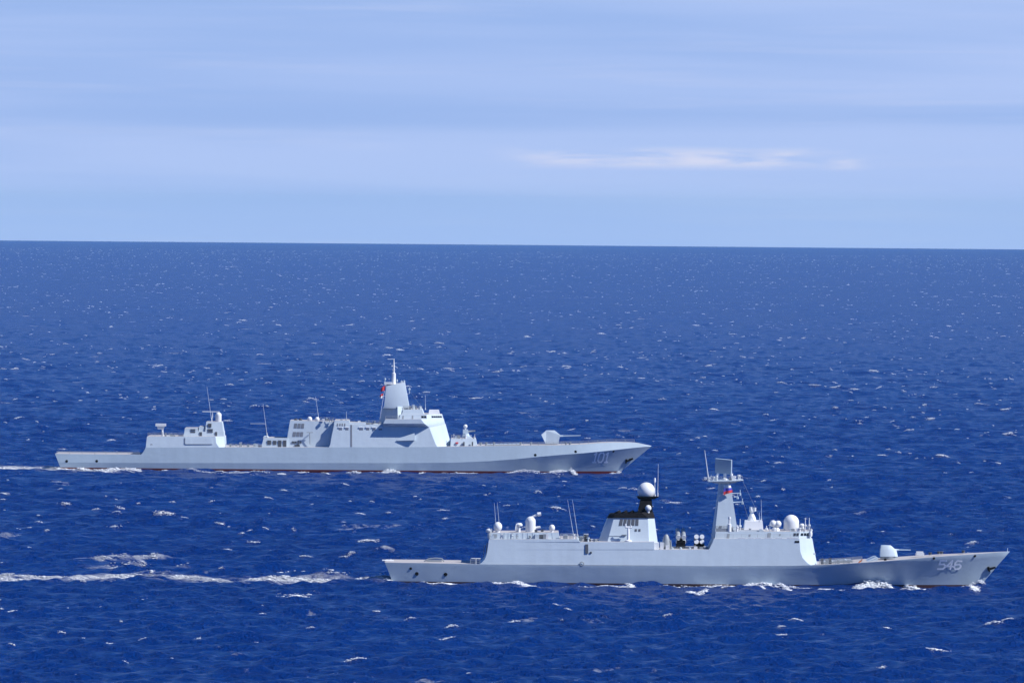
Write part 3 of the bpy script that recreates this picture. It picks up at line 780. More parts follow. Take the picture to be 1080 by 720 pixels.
g = [(575.4, 467.6), (571, 458.3), (576.2, 453.9), (584.8, 453.9), (590.6, 458.6), (589, 467.4)]
inner = [H(px, py, 1.9) for px, py in g]; ctr = sum(inner, Vector()) / 6
mb.loft([[Vector((q.x, -1.25 if i in (2, 3) else -1.75, q.z)) for i, q in enumerate(inner)], [Vector((q.x, 1.25 if i in (2, 3) else 1.75, q.z)) for i, q in enumerate(inner)]], True, True)
gun = mb.build('main_gun', M['super'], A.root)
mb = MB(); a = H(589, 459.6, 0); mb.tube(a, H(594, 459.5, 0), .26, .2, 10); mb.tube(H(594, 459.5, 0), H(612.4, 459.1, 0), .13, .1, 10); mb.build('barrel', M['super'], gun)
# hull marks and openings
A.digits('101', 624.6, 477.4, 5.2, 9.8, 2.4, 1.6, 1.5)
for px, py, r in ((70.3, 486.2, .42), (102, 486.1, .42), (564.5, 479.7, .42), (607, 476.2, .42), (646.9, 475.6, .36)):
    A.spot('mooring_port', px, py, r, M['black'], 6)
mb = MB(); p = A.hull_pt(663.5, 485.4, .25, 2); q = A.hull_pt(667.3, 483.8, .3, 1.5); q2 = A.hull_pt(660.4, 486.4, .25, 2)
mb.tube(q2, q, .28, .2, 8); mb.tube(q2 + Vector((.1, -.1, .7)), q2 + Vector((-.1, -.1, -.6)), .3, .2, 8); mb.tube(p + Vector((0, -.1, .3)), p + Vector((1.2, -.2, .6)), .25, .25); mb.build('anchor', M['black'], A.root)

# ================================================================== FRIGATE (nearer ship)
B = Ship(1499.0, 734, 'frigate', 'pale grey warship with number 546 and a black funnel top, the nearer one', 'warship')
H = B.P
STB = [(414.5, 6.3, 406, 592.9, 6.7, 405.6, 592.7), (430, 6.5, 424, 593.3, 7.0, 424, 593.1), (450, 6.7, 450, 593.6, 7.3, 450, 593.4), (508, 7.1, 508, 594.8, 7.75, 508, 594.6), (600, 7.3, 600, 595.8, 8.0, 600, 595.6),
       (700, 7.3, 700, 596.5, 8.0, 700, 596.3), (780, 7.1, 780, 596.7, 8.0, 780, 596.5), (830, 6.6, 832, 596.3, 7.95, 832, 596.1), (860, 6.0, 864, 595.6, 7.8, 864, 595.4), (884, 5.0, 890, 594.4, 7.55, 890, 594.2),
       (904, 4.3, 912, 593.0, 7.3, 912, 592.8), (930, 3.4, 940, 591, 6.9, 940, 590.8), (955, 2.9, 967, 588.7, 5.8, 967, 588.5), (980, 2.3, 995, 586.5, 4.7, 995, 586.3), (1000, 1.55, 1020, 584.8, 3.3, 1020, 584.6),
       (1016, .85, 1042, 583.1, 1.9, 1042, 582.9), (1026, .36, 1056, 582.0, .85, 1056, 581.8), (1033, .04, 1065, 581.3, .08, 1064.8, 581.1)]
def flareB(pd):
    return float(np.interp(pd, [400, 820, 900, 1000, 1065], [1.0, 1.0, 1.2, 1.3, 1.2]))
B.make_hull(STB, None, flareB, 0.42, lambda p: 0.0).build('hull', [M['hull'], M['bootdark'], M['deck']], B.root, 40)
bB = (np.array([q[2] for q in STB]), np.array([q[4] for q in STB])); kB = (np.array([q[2] for q in STB]), np.array([q[3] for q in STB]))
def sideB(px, py, inset=0.0):
    bk = float(np.interp(px, *bB)); zk = B.P(px, float(np.interp(px, *kB)), bk).z; b = bk
    for _ in range(4):
        z = B.P(px, py, b).z; b = bk - 0.05 - 0.135 * max(0, z - zk)
    return B.P(px, py, b - inset)
# long flush deckhouse, waist, aft (hangar) part and bridge part
mb = MB()
mb.block([[sideB(505.5, 594.6), sideB(749, 596.4)], [sideB(508.2, 593), sideB(749, 592.5)], [sideB(511.4, 589.5), sideB(749, 589.5)], [sideB(513.2, 585), sideB(749, 585)], [sideB(514.3, 579.4), sideB(749, 579.2)]], top_mi=1)
w0 = mb.build('waist_deckhouse', SA, B.root)
mb = MB()
mb.block([[sideB(514.3, 579.4), sideB(690, 579.2)], [sideB(515.4, 571.3), sideB(690, 571.2)]], top_mi=1)
mb.block([[sideB(515.4, 571.3, .02), sideB(612, 571.3, .02)], [sideB(515.8, 568.3, .02), sideB(608.5, 568.2, .02)]], top_mi=1)
hb = mb.build('hangar', SA, B.root)
mb = MB()
mb.block([[sideB(744.8, 596.5), sideB(855.5, 595.9), H(862, 596, 4.3)], [sideB(745.0, 593.4), sideB(851.5, 593.3), H(861.4, 592.6, 4.3)], [sideB(745.4, 588), sideB(846.5, 588), H(860.4, 588, 4.3)], [sideB(746.2, 582), sideB(844.2, 581.8), H(859.3, 581.8, 4.2)],
          [sideB(748.6, 577.6), sideB(843.8, 577.6), H(858.4, 577.4, 4.2)], [sideB(752.2, 570.6), sideB(843.3, 570.6), H(857.2, 570.4, 4.1)], [sideB(753, 567.7), sideB(843, 567.7), H(856.6, 567.5, 4.1)]], top_mi=1)
fb = mb.build('bridge_block', SA, B.root)
# bridge deck: set back bulwark and front
mb = MB(); mb.block([[H(754, 567.6, 5.9), H(842.5, 567.6, 5.5), H(855.5, 567.4, 3.4)], [H(755, 560.4, 5.7), H(843.5, 560.2, 5.3), H(854.6, 560, 3.3)]], top_mi=1)
mb.block([[H(757, 560.4, 4.6), H(806, 560.4, 4.6)], [H(758, 558.6, 4.6), H(805, 558.6, 4.6)]], top_mi=1)
bd = mb.build('bridge', SA, fb if False else B.root)
F = facet(H(842.5, 567.6, 5.5), H(855.5, 567.4, 3.4), H(854.6, 560, 3.3), H(843.5, 560.2, 5.3))
for k in range(3):
    mb = MB(); facet_panel(mb, F, .12 + k * .29, .12 + k * .29 + .22, .40, .76, .04); mb.build('window', M['glass'], bd)
F = facet(H(754, 567.6, 5.9), H(842.5, 567.6, 5.5), H(843.5, 560.2, 5.3), H(755, 560.4, 5.7))
for u0 in (.93, .965):
    mb = MB(); facet_panel(mb, F, u0, u0 + .028, .36, .76, .04); mb.build('window', M['glass'], bd)
for u0, wd, v0, v1 in ((.14, .03, .02, .7), (.40, .02, .3, .6), (.62, .04, .15, .8), (.76, .018, .4, .65)):
    mb = MB(); facet_panel(mb, F, u0, u0 + wd, v0, v1, .05); mb.build('door' if v0 < .1 else 'wall_locker', M['mid'], bd)
for x0, x1 in ((778, 786), (789, 795), (797, 803), (806, 814), (818, 825), (830, 842)):
    mb = MB(); a = sideB(x0, 567.5); c = sideB(x1, 567.5); mb.box(a.x, c.x, a.y + .02, a.y + .25, a.z - .05, a.z + .16); mb.build('deck_edge_ledge', M['white'], fb)
mb = MB(); F = facet(sideB(838.3, 572), sideB(843.2, 572), sideB(843.1, 570), sideB(838.3, 570)); facet_panel(mb, F, 0, .98, 0, 1, .05); mb.build('side_port', M['black'], fb)
Ff = facet(sideB(843.8, 577.6), H(858.4, 577.4, 4.2), H(856.6, 567.5, 4.1), sideB(843, 567.7))
for u, v in ((.42, -.85), (.86, -.72)):
    mb = MB(); F2 = facet(sideB(844.4, 587.6), H(860.4, 587.4, 4.2), H(859.3, 581.8, 4.2), sideB(844.2, 581.8)); facet_panel(mb, F2, u, u + .16, .2 + (u > .8) * .3, .5 + (u > .8) * .3, .06); mb.build('front_fitting', M['mid'], fb)
# door and round port on the side, ring under it
mb = MB(); F = facet(sideB(617.4, 583.3), sideB(620.4, 583.3), sideB(620.3, 573.6), sideB(617.3, 573.6)); facet_panel(mb, F, 0, 1, 0, 1, .05); mb.build('door', M['dark'], hb)
def spot_side(px, py, r, m, name, parent):
    c = sideB(px, py); mb = MB(); mb.lathe((c.x, c.y, c.z), [(r, .3), (r, -.05), (r * .7, -.08)], 14, axis='Y'); return mb.build(name, M[m], parent)
spot_side(623.2, 582.4, .24, 'dark', 'side_port', hb)
c = sideB(613.7, 594.2); mb = MB(); k = 14
for i in range(k):
    a0, a1 = 2 * math.pi * i / k, 2 * math.pi * (i + 1) / k; mb.tube((c.x + .42 * math.cos(a0), c.y - .06, c.z + .42 * math.sin(a0)), (c.x + .42 * math.cos(a1), c.y - .06, c.z + .42 * math.sin(a1)), .09, n=6)
mb.build('fuelling_ring', M['mid'], w0)
# hangar roof
mb = MB(); mb.block([[H(515.8, 568.2, 5.6), H(590.5, 568.2, 5.6)], [H(516.5, 561.6, 5.4), H(589.2, 561.4, 5.4)]], top_mi=1); rb = mb.build('hangar_roof_house', SA, B.root)
F = facet(H(515.8, 568.2, 5.6), H(590.5, 568.2, 5.6), H(589.2, 561.4, 5.4), H(516.5, 561.6, 5.4))
for u0, wd, v0, v1, m_ in ((.05, .06, .25, .8, 'mid'), (.31, .03, .05, .9, 'mid'), (.40, .025, .05, .95, 'super'), (.68, .09, .12, .7, 'dark'), (.17, .02, .05, .9, 'white')):
    mb = MB(); facet_panel(mb, F, u0, u0 + wd, v0, v1, .1); mb.build('wall_locker', M[m_], rb)
for k in range(11):
    mb = MB(); u0 = .2 + .07 * k
    if .36 < u0 < .46 or .64 < u0 < .8: continue
    facet_panel(mb, F, u0, u0 + .012, .02, .98, .06); mb.build('stiffener', M['super'], rb)
dome(B, 525.0, 555.2, .92, 2.5, neck=1.25, rz=1.05)
mb = MB(); c = H(516.4, 561.6, 2); mb.sphere(c + Vector((0, 0, .45)), .85, .5, 20); mb.lathe(c, [(.4, -1.2), (.4, .3)], 12); mb.build('radome', M['white'], B.root, 50)
B.railing([(516, 568.2, 6.0), (518.5, 562, 5.0)], posts=.8, h=1.0)
# dish on the roof, facing aft and to starboard
def dish(px, py, b, r, yaw, m='white'):
    c = H(px, py, b); mb = MB(); prof = [(0.03, .02), (r * .5, .09 * r + .0), (r, .38 * r), (r * 1.0, .45 * r), (r * .5, .2 * r), (.03, .12 * r)]
    mb.lathe((0, 0, 0), prof, 24); R_ = Matrix.Rotation(yaw, 3, 'Z') @ Matrix.Rotation(math.radians(80), 3, 'Y')
    mb.v = [tuple(c + R_ @ Vector(v)) for v in mb.v]
    mb.tube(c, c + Vector((0, 0, -1.4)), .28, .34, 10); mb.lathe(c + Vector((0, 0, .35)), [(.7, 0), (.75, .3), (.45, .62)], 14)
    return mb.build('radar_dish', M[m], B.root, 40)
dish(547.5, 556.0, 2.5, .95, math.radians(150))
# large close-in gun with round shield and barrel-shaped tracker
bullet(B, 554.2, 564.8, 544.2, 561.6, 1.5, 'close_in_gun_shield')
g = MB(); p = H(563.5, 556.4, 1.2); g.tube(p, p + Vector((1.3, -.1, .2)), .28, .24, 10); gx = g.build('gun_barrel', M['white'], B.root)
g = MB(); p = H(561, 544.4, 1.5); g.tube(p + Vector((-.2, 0, -.2)), p + Vector((1.2, 0, .45)), .20, .24, 12); g.tube(p + Vector((1.2, 0, .45)), p + Vector((1.95, 0, .6)), .46, .40, 14); g.build('tracker_camera', M['white'], B.root)
mb = MB(); a = H(564.5, 566.0, 3.4); c = H(572, 558, 3.4)
for i in range(9):
    q = Vector((random.uniform(a.x, c.x), a.y + random.uniform(-.5, .5), random.uniform(a.z, c.z))); mb.box(q.x - .3, q.x + .3, q.y - .3, q.y + .3, q.z - .25, q.z + .25)
mb.box(a.x + .1, c.x - .1, a.y - .3, a.y + .6, a.z, a.z + .9); mb.build('ammunition_feed', M['dark'], B.root)
dome(B, 582.2, 556.4, .62, 2.5, neck=1.25, rz=.72)
B.railing([(591, 568.2, 5.9), (608, 568.2, 5.9)], posts=.9, h=1.1); B.railing([(591, 568, -5.4), (608, 568, -5.4)], posts=.9, h=1.1)
for a in ((523.7, 551, 521.3, 530), (527.3, 550, 524.4, 529.5)): B.whip(a[0], a[1] + 11, a[2], a[3], -3, .05)
B.whip(605.5, 567.8, 598.6, 527, 3.5, .055); B.whip(609.9, 568, 603.7, 527, 3.5, .055)
for px, top, m_ in ((612.5, 565, 'mid'), (618, 563.2, 'dark'), (621, 567.5, 'dark'), (628, 569.5, 'mid')):
    mb = MB(); p = H(px, 571.2, 4.5); z1 = H(px, top, 4.5).z; mb.lathe(p, [(.42, 0), (.42, (z1 - p.z) * .7), (.55, (z1 - p.z) * .75), (.5, z1 - p.z)], 12); mb.build('roof_vent', M[m_], hb)
mb = MB(); p = H(618.2, 563.2, 4.5); mb.box(p.x - .5, p.x + .5, p.y - .3, p.y + .3, p.z, p.z + .12); mb.build('vent_lid', M['white'], hb)
# funnel
mb = MB()
f0 = [H(631.2, 571.6, 3.2), H(640.5, 571.6, 4.7), H(684.5, 571.4, 4.7), H(693.6, 571.4, 2.4)]; f1 = [H(641, 545.9, 2.5), H(647.5, 545.9, 3.4), H(683.4, 545.8, 3.4), H(690.2, 545.8, 1.8)]
mb.block([f0, f1], top_mi=0); fn = mb.build('funnel', M['super'], B.root)
F = facet(f0[1], f0[2], f1[2], f1[1])
for k in range(5):
    mb = MB(); u0 = .19 + k * .112; facet_panel(mb, F, u0, u0 + .088, .68, .95, .06); mb.build('intake_louvre', M['dark'], fn)
for u0 in (.64, .735):
    mb = MB(); facet_panel(mb, F, u0, u0 + .055, .44, .54, .06); mb.build('port', M['dark'], fn)
mb = MB(); facet_panel(mb, F, .32, .44, .28, .31, .35); facet_panel(mb, F, .0, .42, .255, .262, .1); mb.build('ledge', M['mid'], fn)
mb = MB(); mb.block([[H(640.6, 546, 2.7), H(647.2, 546, 3.6), H(684, 545.9, 3.6), H(690.8, 545.9, 1.9)], [H(643.4, 541.6, 2.4), H(648, 541.6, 3.3), H(676, 540, 3.3), H(689, 540, 1.9)]]); fc = mb.build('funnel_cap', M['black'], fn)
for px in (652, 659, 666):
    mb = MB(); p = H(px, 541.4, 0.5); mb.tube(p, p + Vector((-.25, 0, .5)), .75, .7, 16); mb.build('exhaust_stack', M['black'], fn)
mb = MB(); mb.block([[H(672.6, 541, 2.0), H(688.6, 541, 1.7)], [H(675.8, 526, 1.5), H(687.3, 526, 1.3)]]); ft = mb.build('radome_tower', M['black'], B.root)
mb = MB(); mb.block([[H(673.4, 526.2, 1.7), H(690, 526.2, 1.5)], [H(671.6, 523.4, 2.0), H(695.4, 523.4, 1.6)]]); mb.build('tower_platform', M['black'], ft)
dome(B, 681.6, 517.6, 1.88, 0, name='radome')
mb = MB(); p = H(683.7, 535.6, 2.3); mb.sphere(p, .68, .68, 24); mb.lathe(p, [(.3, -1.1), (.3, -.5)], 12); mb.build('radome', M['white'], B.root, 50)
B.whip(693.6, 523.6, 694.3, 489, 1.0, .07); B.whip(690.8, 523.6, 690.6, 503.5, -.8, .08)
mb = MB(); p = H(690.7, 506, -.8); mb.lathe(p, [(.18, -.5), (.2, .3), (.08, .5)], 10); mb.build('navigation_light', M['white'], ft)
# white crane post beside the funnel
mb = MB(); p = H(662.6, 571.3, 5.6); mb.lathe(p, [(.75, 0), (.75, .35), (.32, .5), (.24, 2.9), (.2, 3.0)], 14); mb.tube(p + Vector((-.7, 0, 3.15)), p + Vector((.75, 0, 3.1)), .2, n=8); mb.tube(p + Vector((-.6, 0, 3.1)), p + Vector((-.62, 0, 3.9)), .2, .16, 8); mb.tube(p + Vector((.55, 0, 3.1)), p + Vector((.55, 0, 3.6)), .16, .12, 8); mb.build('boat_crane', M['white'], B.root)
# missile deck between funnel and mast
mb = MB(); a = H(689, 579, 6); c = H(695.2, 571.9, 6); mb.box(a.x, c.x, a.y, a.y + 2, a.z, c.z); mb.build('raft_canister', M['white'], B.root)
mb = MB(); a = H(696.2, 579, 6); c = H(700, 571.9, 6); mb.box(a.x, c.x, a.y, a.y + 2, a.z, c.z); mb.build('raft_canister', M['white'], B.root)
mb = MB(); p = H(702.6, 579, 4.6); mb.lathe(p, [(.95, 0), (.9, .8), (.75, 2.0), (.5, 2.8), (.25, 3.2)], 14); mb.tube(p + Vector((-.9, -.4, 0)), p + Vector((-.5, -.3, 2.4)), .14); mb.tube(p + Vector((1.1, -.4, 0)), p + Vector((.9, -.3, 2.0)), .14); mb.build('deck_crane', M['mid'], B.root)
def canisters(px_list, py_list, b_end, to_port, frame_px):
    fr = MB(); a = H(frame_px[0], 579.2, 3.0); c = H(frame_px[1], 573.6, 3.0)
    fr.box(a.x, c.x, -2.9, 2.9, a.z, a.z + 1.0)
    for y_ in (-2.4, -.4, 1.6): fr.box(a.x + .05, c.x - .05, y_, y_ + .35, a.z + 1.0, a.z + 1.9 + .12 * (y_ + 3) * (1 if to_port else -1))
    fo = fr.build('launcher_frame', M['black'], B.root)
    for px in px_list:
        for py in py_list:
            e = H(px, py, b_end); d = Vector((0, .97, .24 if to_port else -.24)).normalized()
            mb = MB(); mb.tube(e + d * .25, e + d * 5.6, .46, n=14, mi=1); mb.tube(e, e + d * .26, .50, n=14); mb.tube(e + d * 5.6, e + d * 5.75, .43, n=14)
            mb.build('missile_canister', [M['white'], M['mid']], fo)
canisters((734.6, 740.4), (565.6, 570.8), 3.2, False, (732.3, 743))
canisters((715.4, 721.2), (571.6, 566.4), 2.2, True, (713.5, 723))
for px in (727.5, 718, 709): mb = MB(); p = H(px, 579.2, 5.4); mb.lathe(p, [(.3, 0), (.3, .4), (.12, .5)], 10); mb.build('deck_vent', M['super'], B.root)
B.railing([(700, 579.2, 5.6), (744, 579.2, 5.6)], posts=2.4, h=.6, r=.025)
# mast
mb = MB()
m0 = [H(750.8, 567.5, 3.0), H(753.5, 567.5, 3.4), H(779, 567.5, 3.4)]; m1 = [H(757.4, 519, 1.5), H(758.6, 519, 1.7), H(771.8, 519, 1.7)]; m2 = [H(758.2, 508.8, 1.4), H(759, 508.8, 1.6), H(768.8, 508.8, 1.6)]
mb.block([m0, m1, m2]); ms = mb.build('mast', M['super'], B.root)
mb = MB(); mb.block([[H(757, 509.8, 1.6), H(764, 509.8, 1.7), H(770, 509.8, 1.8)], [H(747, 507.8, 3.0), H(770, 507.2, 3.3), H(784, 506.4, 2.0)], [H(747, 507.1, 3.0), H(770, 506.4, 3.3), H(784, 505.7, 2.0)]], bot=True); mp_ = mb.build('mast_platform', M['super'], ms)
B.railing([(747.4, 506.8, 2.5), (783, 505.6, 2.3)], posts=.9, h=.8, r=.03); B.railing([(747.4, 506.8, -2.4), (783, 505.6, -2.2)], posts=.9, h=.8, r=.03)
mb = MB(); mb.lathe(H(764.5, 506.6, 0), [(.6, 0), (.5, .5), (.3, .6), (.3, 1.6)], 14); mb.build('radar_pedestal', M['white'], ms)
mb = MB(); c0 = H(763.2, 491.6, 0)
w_, h_, t_ = 1.85, 1.58, .22
mb.box(-w_, w_, -t_, t_, -h_, h_)
for k in range(7): mb.box(-w_ + .1, w_ - .1, -t_ - .05, -t_ + .01, -h_ + .15 + k * .44, -h_ + .25 + k * .44)
mb.box(-.5, .5, t_, t_ + .7, -1.5, .8)
R_ = Matrix.Rotation(math.radians(-24), 3, 'Z') @ Matrix.Rotation(math.radians(9), 3, 'X') @ Matrix.Rotation(math.radians(4), 3, 'Y')
mb.v = [tuple(c0 + R_ @ Vector(v)) for v in mb.v]; mb.build('search_radar', M['hull'], B.root)
mb = MB(); mb.tube(H(747.6, 507, 1.2), H(746.5, 500, 1.2), .14, .12); mb.tube(H(746.5, 500, 1.2), H(743.2, 474.6, 1.2), .12, .05); mb.build('pole_antenna', M['white'], ms)
for px0, py, px1 in ((770, 520.4, 780.6), (772, 529.6, 783), (774, 524, 778)):
    mb = MB(); a = H(px0, py, 1.4); c = H(px1, py - .6, 1.4); mb.tube(a, c, .12, .1); mb.tube(c, c + Vector((0, 0, .7)), .08); mb.lathe(c + Vector((0, 0, -.5)), [(.22, 0), (.22, .5)], 10); mb.build('yard', M['super'], ms)
for px, py, b, hh in ((752.5, 506.6, 2.2, .9), (756, 506.5, 1.6, 1.1), (771.5, 506, 1.4, 1.4), (775, 505.8, 1.8, .8), (779, 505.8, 1.0, 1.1)):
    mb = MB(); p = H(px, py, b); mb.lathe(p, [(.16, 0), (.16, hh * .6), (.28, hh * .62), (.28, hh)], 10); mb.build('sensor_post', M['white'], ms)
# equipment on the bridge roof
mb = MB(); p = H(769.2, 560.4, 5.3); mb.lathe(p, [(.42, 0), (.42, 1.6), (.2, 1.7), (.2, 2.6), (.3, 2.7), (.3, 3.2)], 14); mb.build('searchlight', M['white'], bd, 40)
mb = MB(); a = H(755, 560.5, 5.5); c = H(768, 556.8, 5.5); mb.box(a.x, c.x, a.y, a.y + .5, a.z, c.z); mb.build('flag_locker', M['mid'], bd)
B.railing([(755, 556.8, 5.4), (768, 556.8, 5.4)], posts=.8, h=.5)
mb = MB(); mb.block([[H(784.4, 560.2, 3.0), H(805.2, 560.2, 2.9)], [H(786.2, 549.2, 2.6), H(804.2, 549.2, 2.5)]]); eb = mb.build('equipment_house', M['white'], B.root)
mb = MB(); mb.lathe(H(793, 549.4, 0), [(1.0, 0), (.75, .9), (.4, 1.6), (.3, 1.9), (.55, 2.0), (.5, 2.6)], 16); c = H(793.5, 537.8, 0); mb.tube(c + Vector((-.35, -.3, 0)), c + Vector((-.3, -.3, .7)), .3); mb.tube(c + Vector((.45, -.3, -.2)), c + Vector((.5, -.3, .6)), .32); mb.build('fire_control_radar', M['white'], eb, 40)
B.whip(803.2, 549.4, 802.8, 526.5, 1.5, .05); B.whip(801.2, 549.4, 800.9, 540, 2.5, .06)
mb = MB(); mb.sphere(H(815.4, 551.8, 2.2), .72); mb.sphere(H(820.6, 552.2, 2.2), .72); p = H(818, 560, 2.2); mb.lathe(p, [(.9, 0), (.8, .6), (.5, .8), (.5, 1.4)], 14); mb.box(p.x - 1, p.x + 1, p.y - .3, p.y + .3, p.z + 1, p.z + 1.4); mb.build('twin_director', M['white'], B.root, 50)
bullet(B, 826.4, 842.6, 542.4, 560.2, 0, 'large_radome')
for px, top in ((780.5, 547), (777.5, 553), (808.5, 554), (845.5, 552), (849.3, 546), (853.4, 545.6), (848, 555), (855.5, 557)):
    mb = MB(); p = H(px, 560.4, 2.5); z1 = H(px, top, 2.5).z; mb.tube(p, (p.x, p.y, z1), .12, .07, 8); mb.lathe(p + Vector((0, 0, (z1 - p.z) * .45)), [(.28, -.2), (.3, .2)], 10); mb.build('sensor_post', M['white'], B.root)
mb = MB(); mb.lathe(H(845.6, 560.2, 2.4), [(.35, 0), (.35, .5), (.55, .6), (.55, 1.4), (.3, 1.7)], 14); mb.build('optical_director', M['white'], B.root)
mb = MB(); mb.lathe(H(854.8, 563, 4.0), [(.35, -.5), (.42, .2), (.3, .6)], 12); mb.build('bridge_lamp', M['white'], B.root)
B.railing([(846, 560, 4.4), (854.6, 560, 3.2)], posts=.7, h=1.1); B.railing([(756, 567.6, 7.0), (842, 567.6, 6.8)], posts=1.6, h=.9, r=.025)
# fore deck
mb = MB(); mb.block([[H(868, 594.6, 3.6), H(899, 592.6, 3.6)], [H(868.4, 592.4, 3.6), H(898.6, 590.4, 3.6)]]); vb = mb.build('missile_cell_field', M['mid'], B.root)
for k in range(4):
    mb = MB(); a = H(869.5 + k * 7.3, 592.3 - k * .5, 0); c = H(875.3 + k * 7.3, 592.3 - k * .5, 0); mb.box(a.x, c.x, -3.3, 3.3, a.z, a.z + .2); mb.build('cell_hatch', M['super'], vb)
B.railing([(864, 595.2, 7.4), (890, 594, 7.2), (909, 592.6, 6.9)], posts=1.6, h=1.05, r=.05); B.railing([(864, 594.6, -7.2), (890, 593.2, -7), (909, 591.6, -6.7)], posts=1.6, h=1.05, r=.05)
for px, hh in ((867, 1.2), (872, 1.0), (875.5, 1.3), (884, .9), (895, .8)):
    mb = MB(); p = H(px, 594.4, 5.6); mb.box(p.x - .3, p.x + .3, p.y - .3, p.y + .3, p.z, p.z + hh); mb.build('deck_locker', M['dark' if hh > 1 else 'mid'], B.root)
mb = MB(); a = H(907.6, 591.8, 6.3); mb.tube(a + Vector((-.6, 0, -.5)), a + Vector((.4, 0, .5)), .16); mb.build('lifebuoy', M['orange'], B.root)
mb = MB(); mb.block([[H(915, 592, 5.0), H(926, 591.2, 4.6)], [H(924, 588, 4.9), H(926, 588, 4.6)]]); mb.build('breakwater', M['super'], B.root)
mb = MB()
g0 = [(928.4, 1.4), (936.6, 2.0), (944.5, 1.7), (947, .7)]; g1 = [(928.6, 1.25), (936.4, 1.7), (943, 1.3), (945.5, .6)]; g2 = [(929.6, 1.0), (936, 1.25), (939.6, .9), (941, .5)]
mb.block([[H(px, 586.6, b) for px, b in g0], [H(px, 580, b) for px, b in g1], [H(px, 575.0 if i < 3 else 576.0, b) for i, (px, b) in enumerate(g2)]]); gn = mb.build('main_gun', M['super'], B.root)
mb = MB(); mb.lathe(H(937.5, 588.6, 0), [(1.9, 0), (1.9, .45)], 24); mb.build('gun_ring', M['mid'], gn)
mb = MB(); mb.tube(H(943, 579.5, 0), H(948, 579.5, 0), .26, .18, 10); mb.tube(H(948, 579.5, 0), H(960.4, 579.7, 0), .11, .09, 10); mb.build('barrel', M['super'], gn)
mb = MB(); p = H(970, 585.4, 1); mb.box(p.x - .75, p.x + .75, p.y - .5, p.y + .5, p.z + .05, p.z + .85); mb.box(p.x - .95, p.x - .75, p.y - .4, p.y + .4, p.z, p.z + .5); mb.box(p.x + .75, p.x + .95, p.y - .4, p.y + .4, p.z, p.z + .5); mb.build('anchor_winch', M['white'], B.root)
for px, py, b in ((990, 583.8, 1.5), (993, 583.9, .8), (981, 584.9, 2.0), (1016, 582.7, .6)):
    mb = MB(); p = H(px, py, b); mb.lathe(p, [(.36, 0), (.3, .4), (.42, .45), (.42, .55)], 12); mb.build('deck_bollard', M['dark'], B.root)
mb = MB(); mb.tube(H(1062.5, 581.2, 0), H(1062.8, 577.6, 0), .06); mb.build('jack_staff', M['white'], B.root)
# flight deck frame and stern fittings
mb = MB(); pts = [(447, 591.6), (452, 588.9), (460, 588.2), (466, 588.7), (468.4, 591.6)]
for (x0, y0), (x1, y1) in zip(pts, pts[1:]): mb.tube(H(x0, y0, 1), H(x1, y1, 1), .13, n=8)
a, c = H(450, 591.5, 1), H(466, 591.5, 1); mb.box(a.x, c.x, a.y - .5, a.y + .5, a.z, a.z + .35); mb.build('landing_grid', M['mid'], B.root)
B.railing([(496, 594.4, 7.4), (506, 594.6, 7.4)], posts=.9, h=1.1); B.railing([(496, 593.4, -7), (508, 593.6, -7)], posts=.9, h=1.1)
mb = MB(); a = H(502, 594.6, 7.2); mb.tube(a, a + Vector((0, 0, 1.3)), .12); mb.tube(a + Vector((-1, 0, 1.2)), a + Vector((1, 0, 1.2)), .1); mb.build('guide_post', M['white'], B.root)
mb = MB(); mb.tube(H(513.8, 572, -6), H(512.2, 588, -6), .12); mb.tube(H(511.5, 574, 5), H(509.6, 588, 6), .08); mb.build('ladder', M['mid'], B.root)
mb = MB(); a = H(405.4, 592.4, 0); mb.tube(a + Vector((-.5, 0, .35)), a + Vector((2.0, 0, .25)), .18, .22); mb.build('stern_roller', M['white'], B.root)
B.digits('546', 989.2, 591.0, 6.6, 8.6, 2.2, 1.7, 1.75)
for px, py, r in ((433.2, 599.2, .28), (439.6, 604.7, .4), (470, 605.3, .4), (933.7, 589.8, .3), (984.9, 588.2, .3), (1028, 585.8, .3)):
    B.spot('mooring_port', px, py, r, M['black'], 5)
mb = MB(); p = B.hull_pt(1046, 599, .4, 1); mb.tube(p + Vector((-.9, 0, -.25)), p + Vector((.8, 0, .25)), .32, .2, 8); mb.tube(p + Vector((-.8, -.2, .35)), p + Vector((-.5, -.2, -.7)), .25, .2, 8); mb.build('anchor', M['black'], B.root)

# small fittings along the roofs, and rigging
_f = random.Random(21)
def clutter(s, P_, x0, x1, y0, y1, b, n):
    for i in range(n):
        u = _f.random(); px = x0 + (x1 - x0) * u; p = P_(px, y0 + (y1 - y0) * u, b + _f.uniform(-.6, .4)); mb = MB(); k = _f.random(); h = _f.uniform(.4, 1.3)
        if k < .35: mb.box(p.x - _f.uniform(.2, .6), p.x + _f.uniform(.2, .6), p.y - .25, p.y + .25, p.z, p.z + h * .8); nm = 'deck_locker'
        elif k < .65: mb.lathe(p, [(.2, 0), (.16, h * .7), (.32, h * .75), (.30, h)], 10); nm = 'roof_vent'
        else: mb.tube(p, p + Vector((0, 0, h * 1.3)), .07); mb.tube(p + Vector((-.3, 0, h)), p + Vector((.3, 0, h)), .06); nm = 'lamp_post'
        mb.build(nm, M[_f.choice(('super', 'mid', 'white', 'mid'))], s.root)
clutter(A, A.P, 340, 402, 444.6, 446.8, 6.0, 12); clutter(A, A.P, 158, 192, 460, 459.8, 6.5, 7); clutter(A, A.P, 478, 500, 462.5, 462.4, 4.2, 6); clutter(A, A.P, 240, 274, 471.4, 471.4, 6.5, 7)
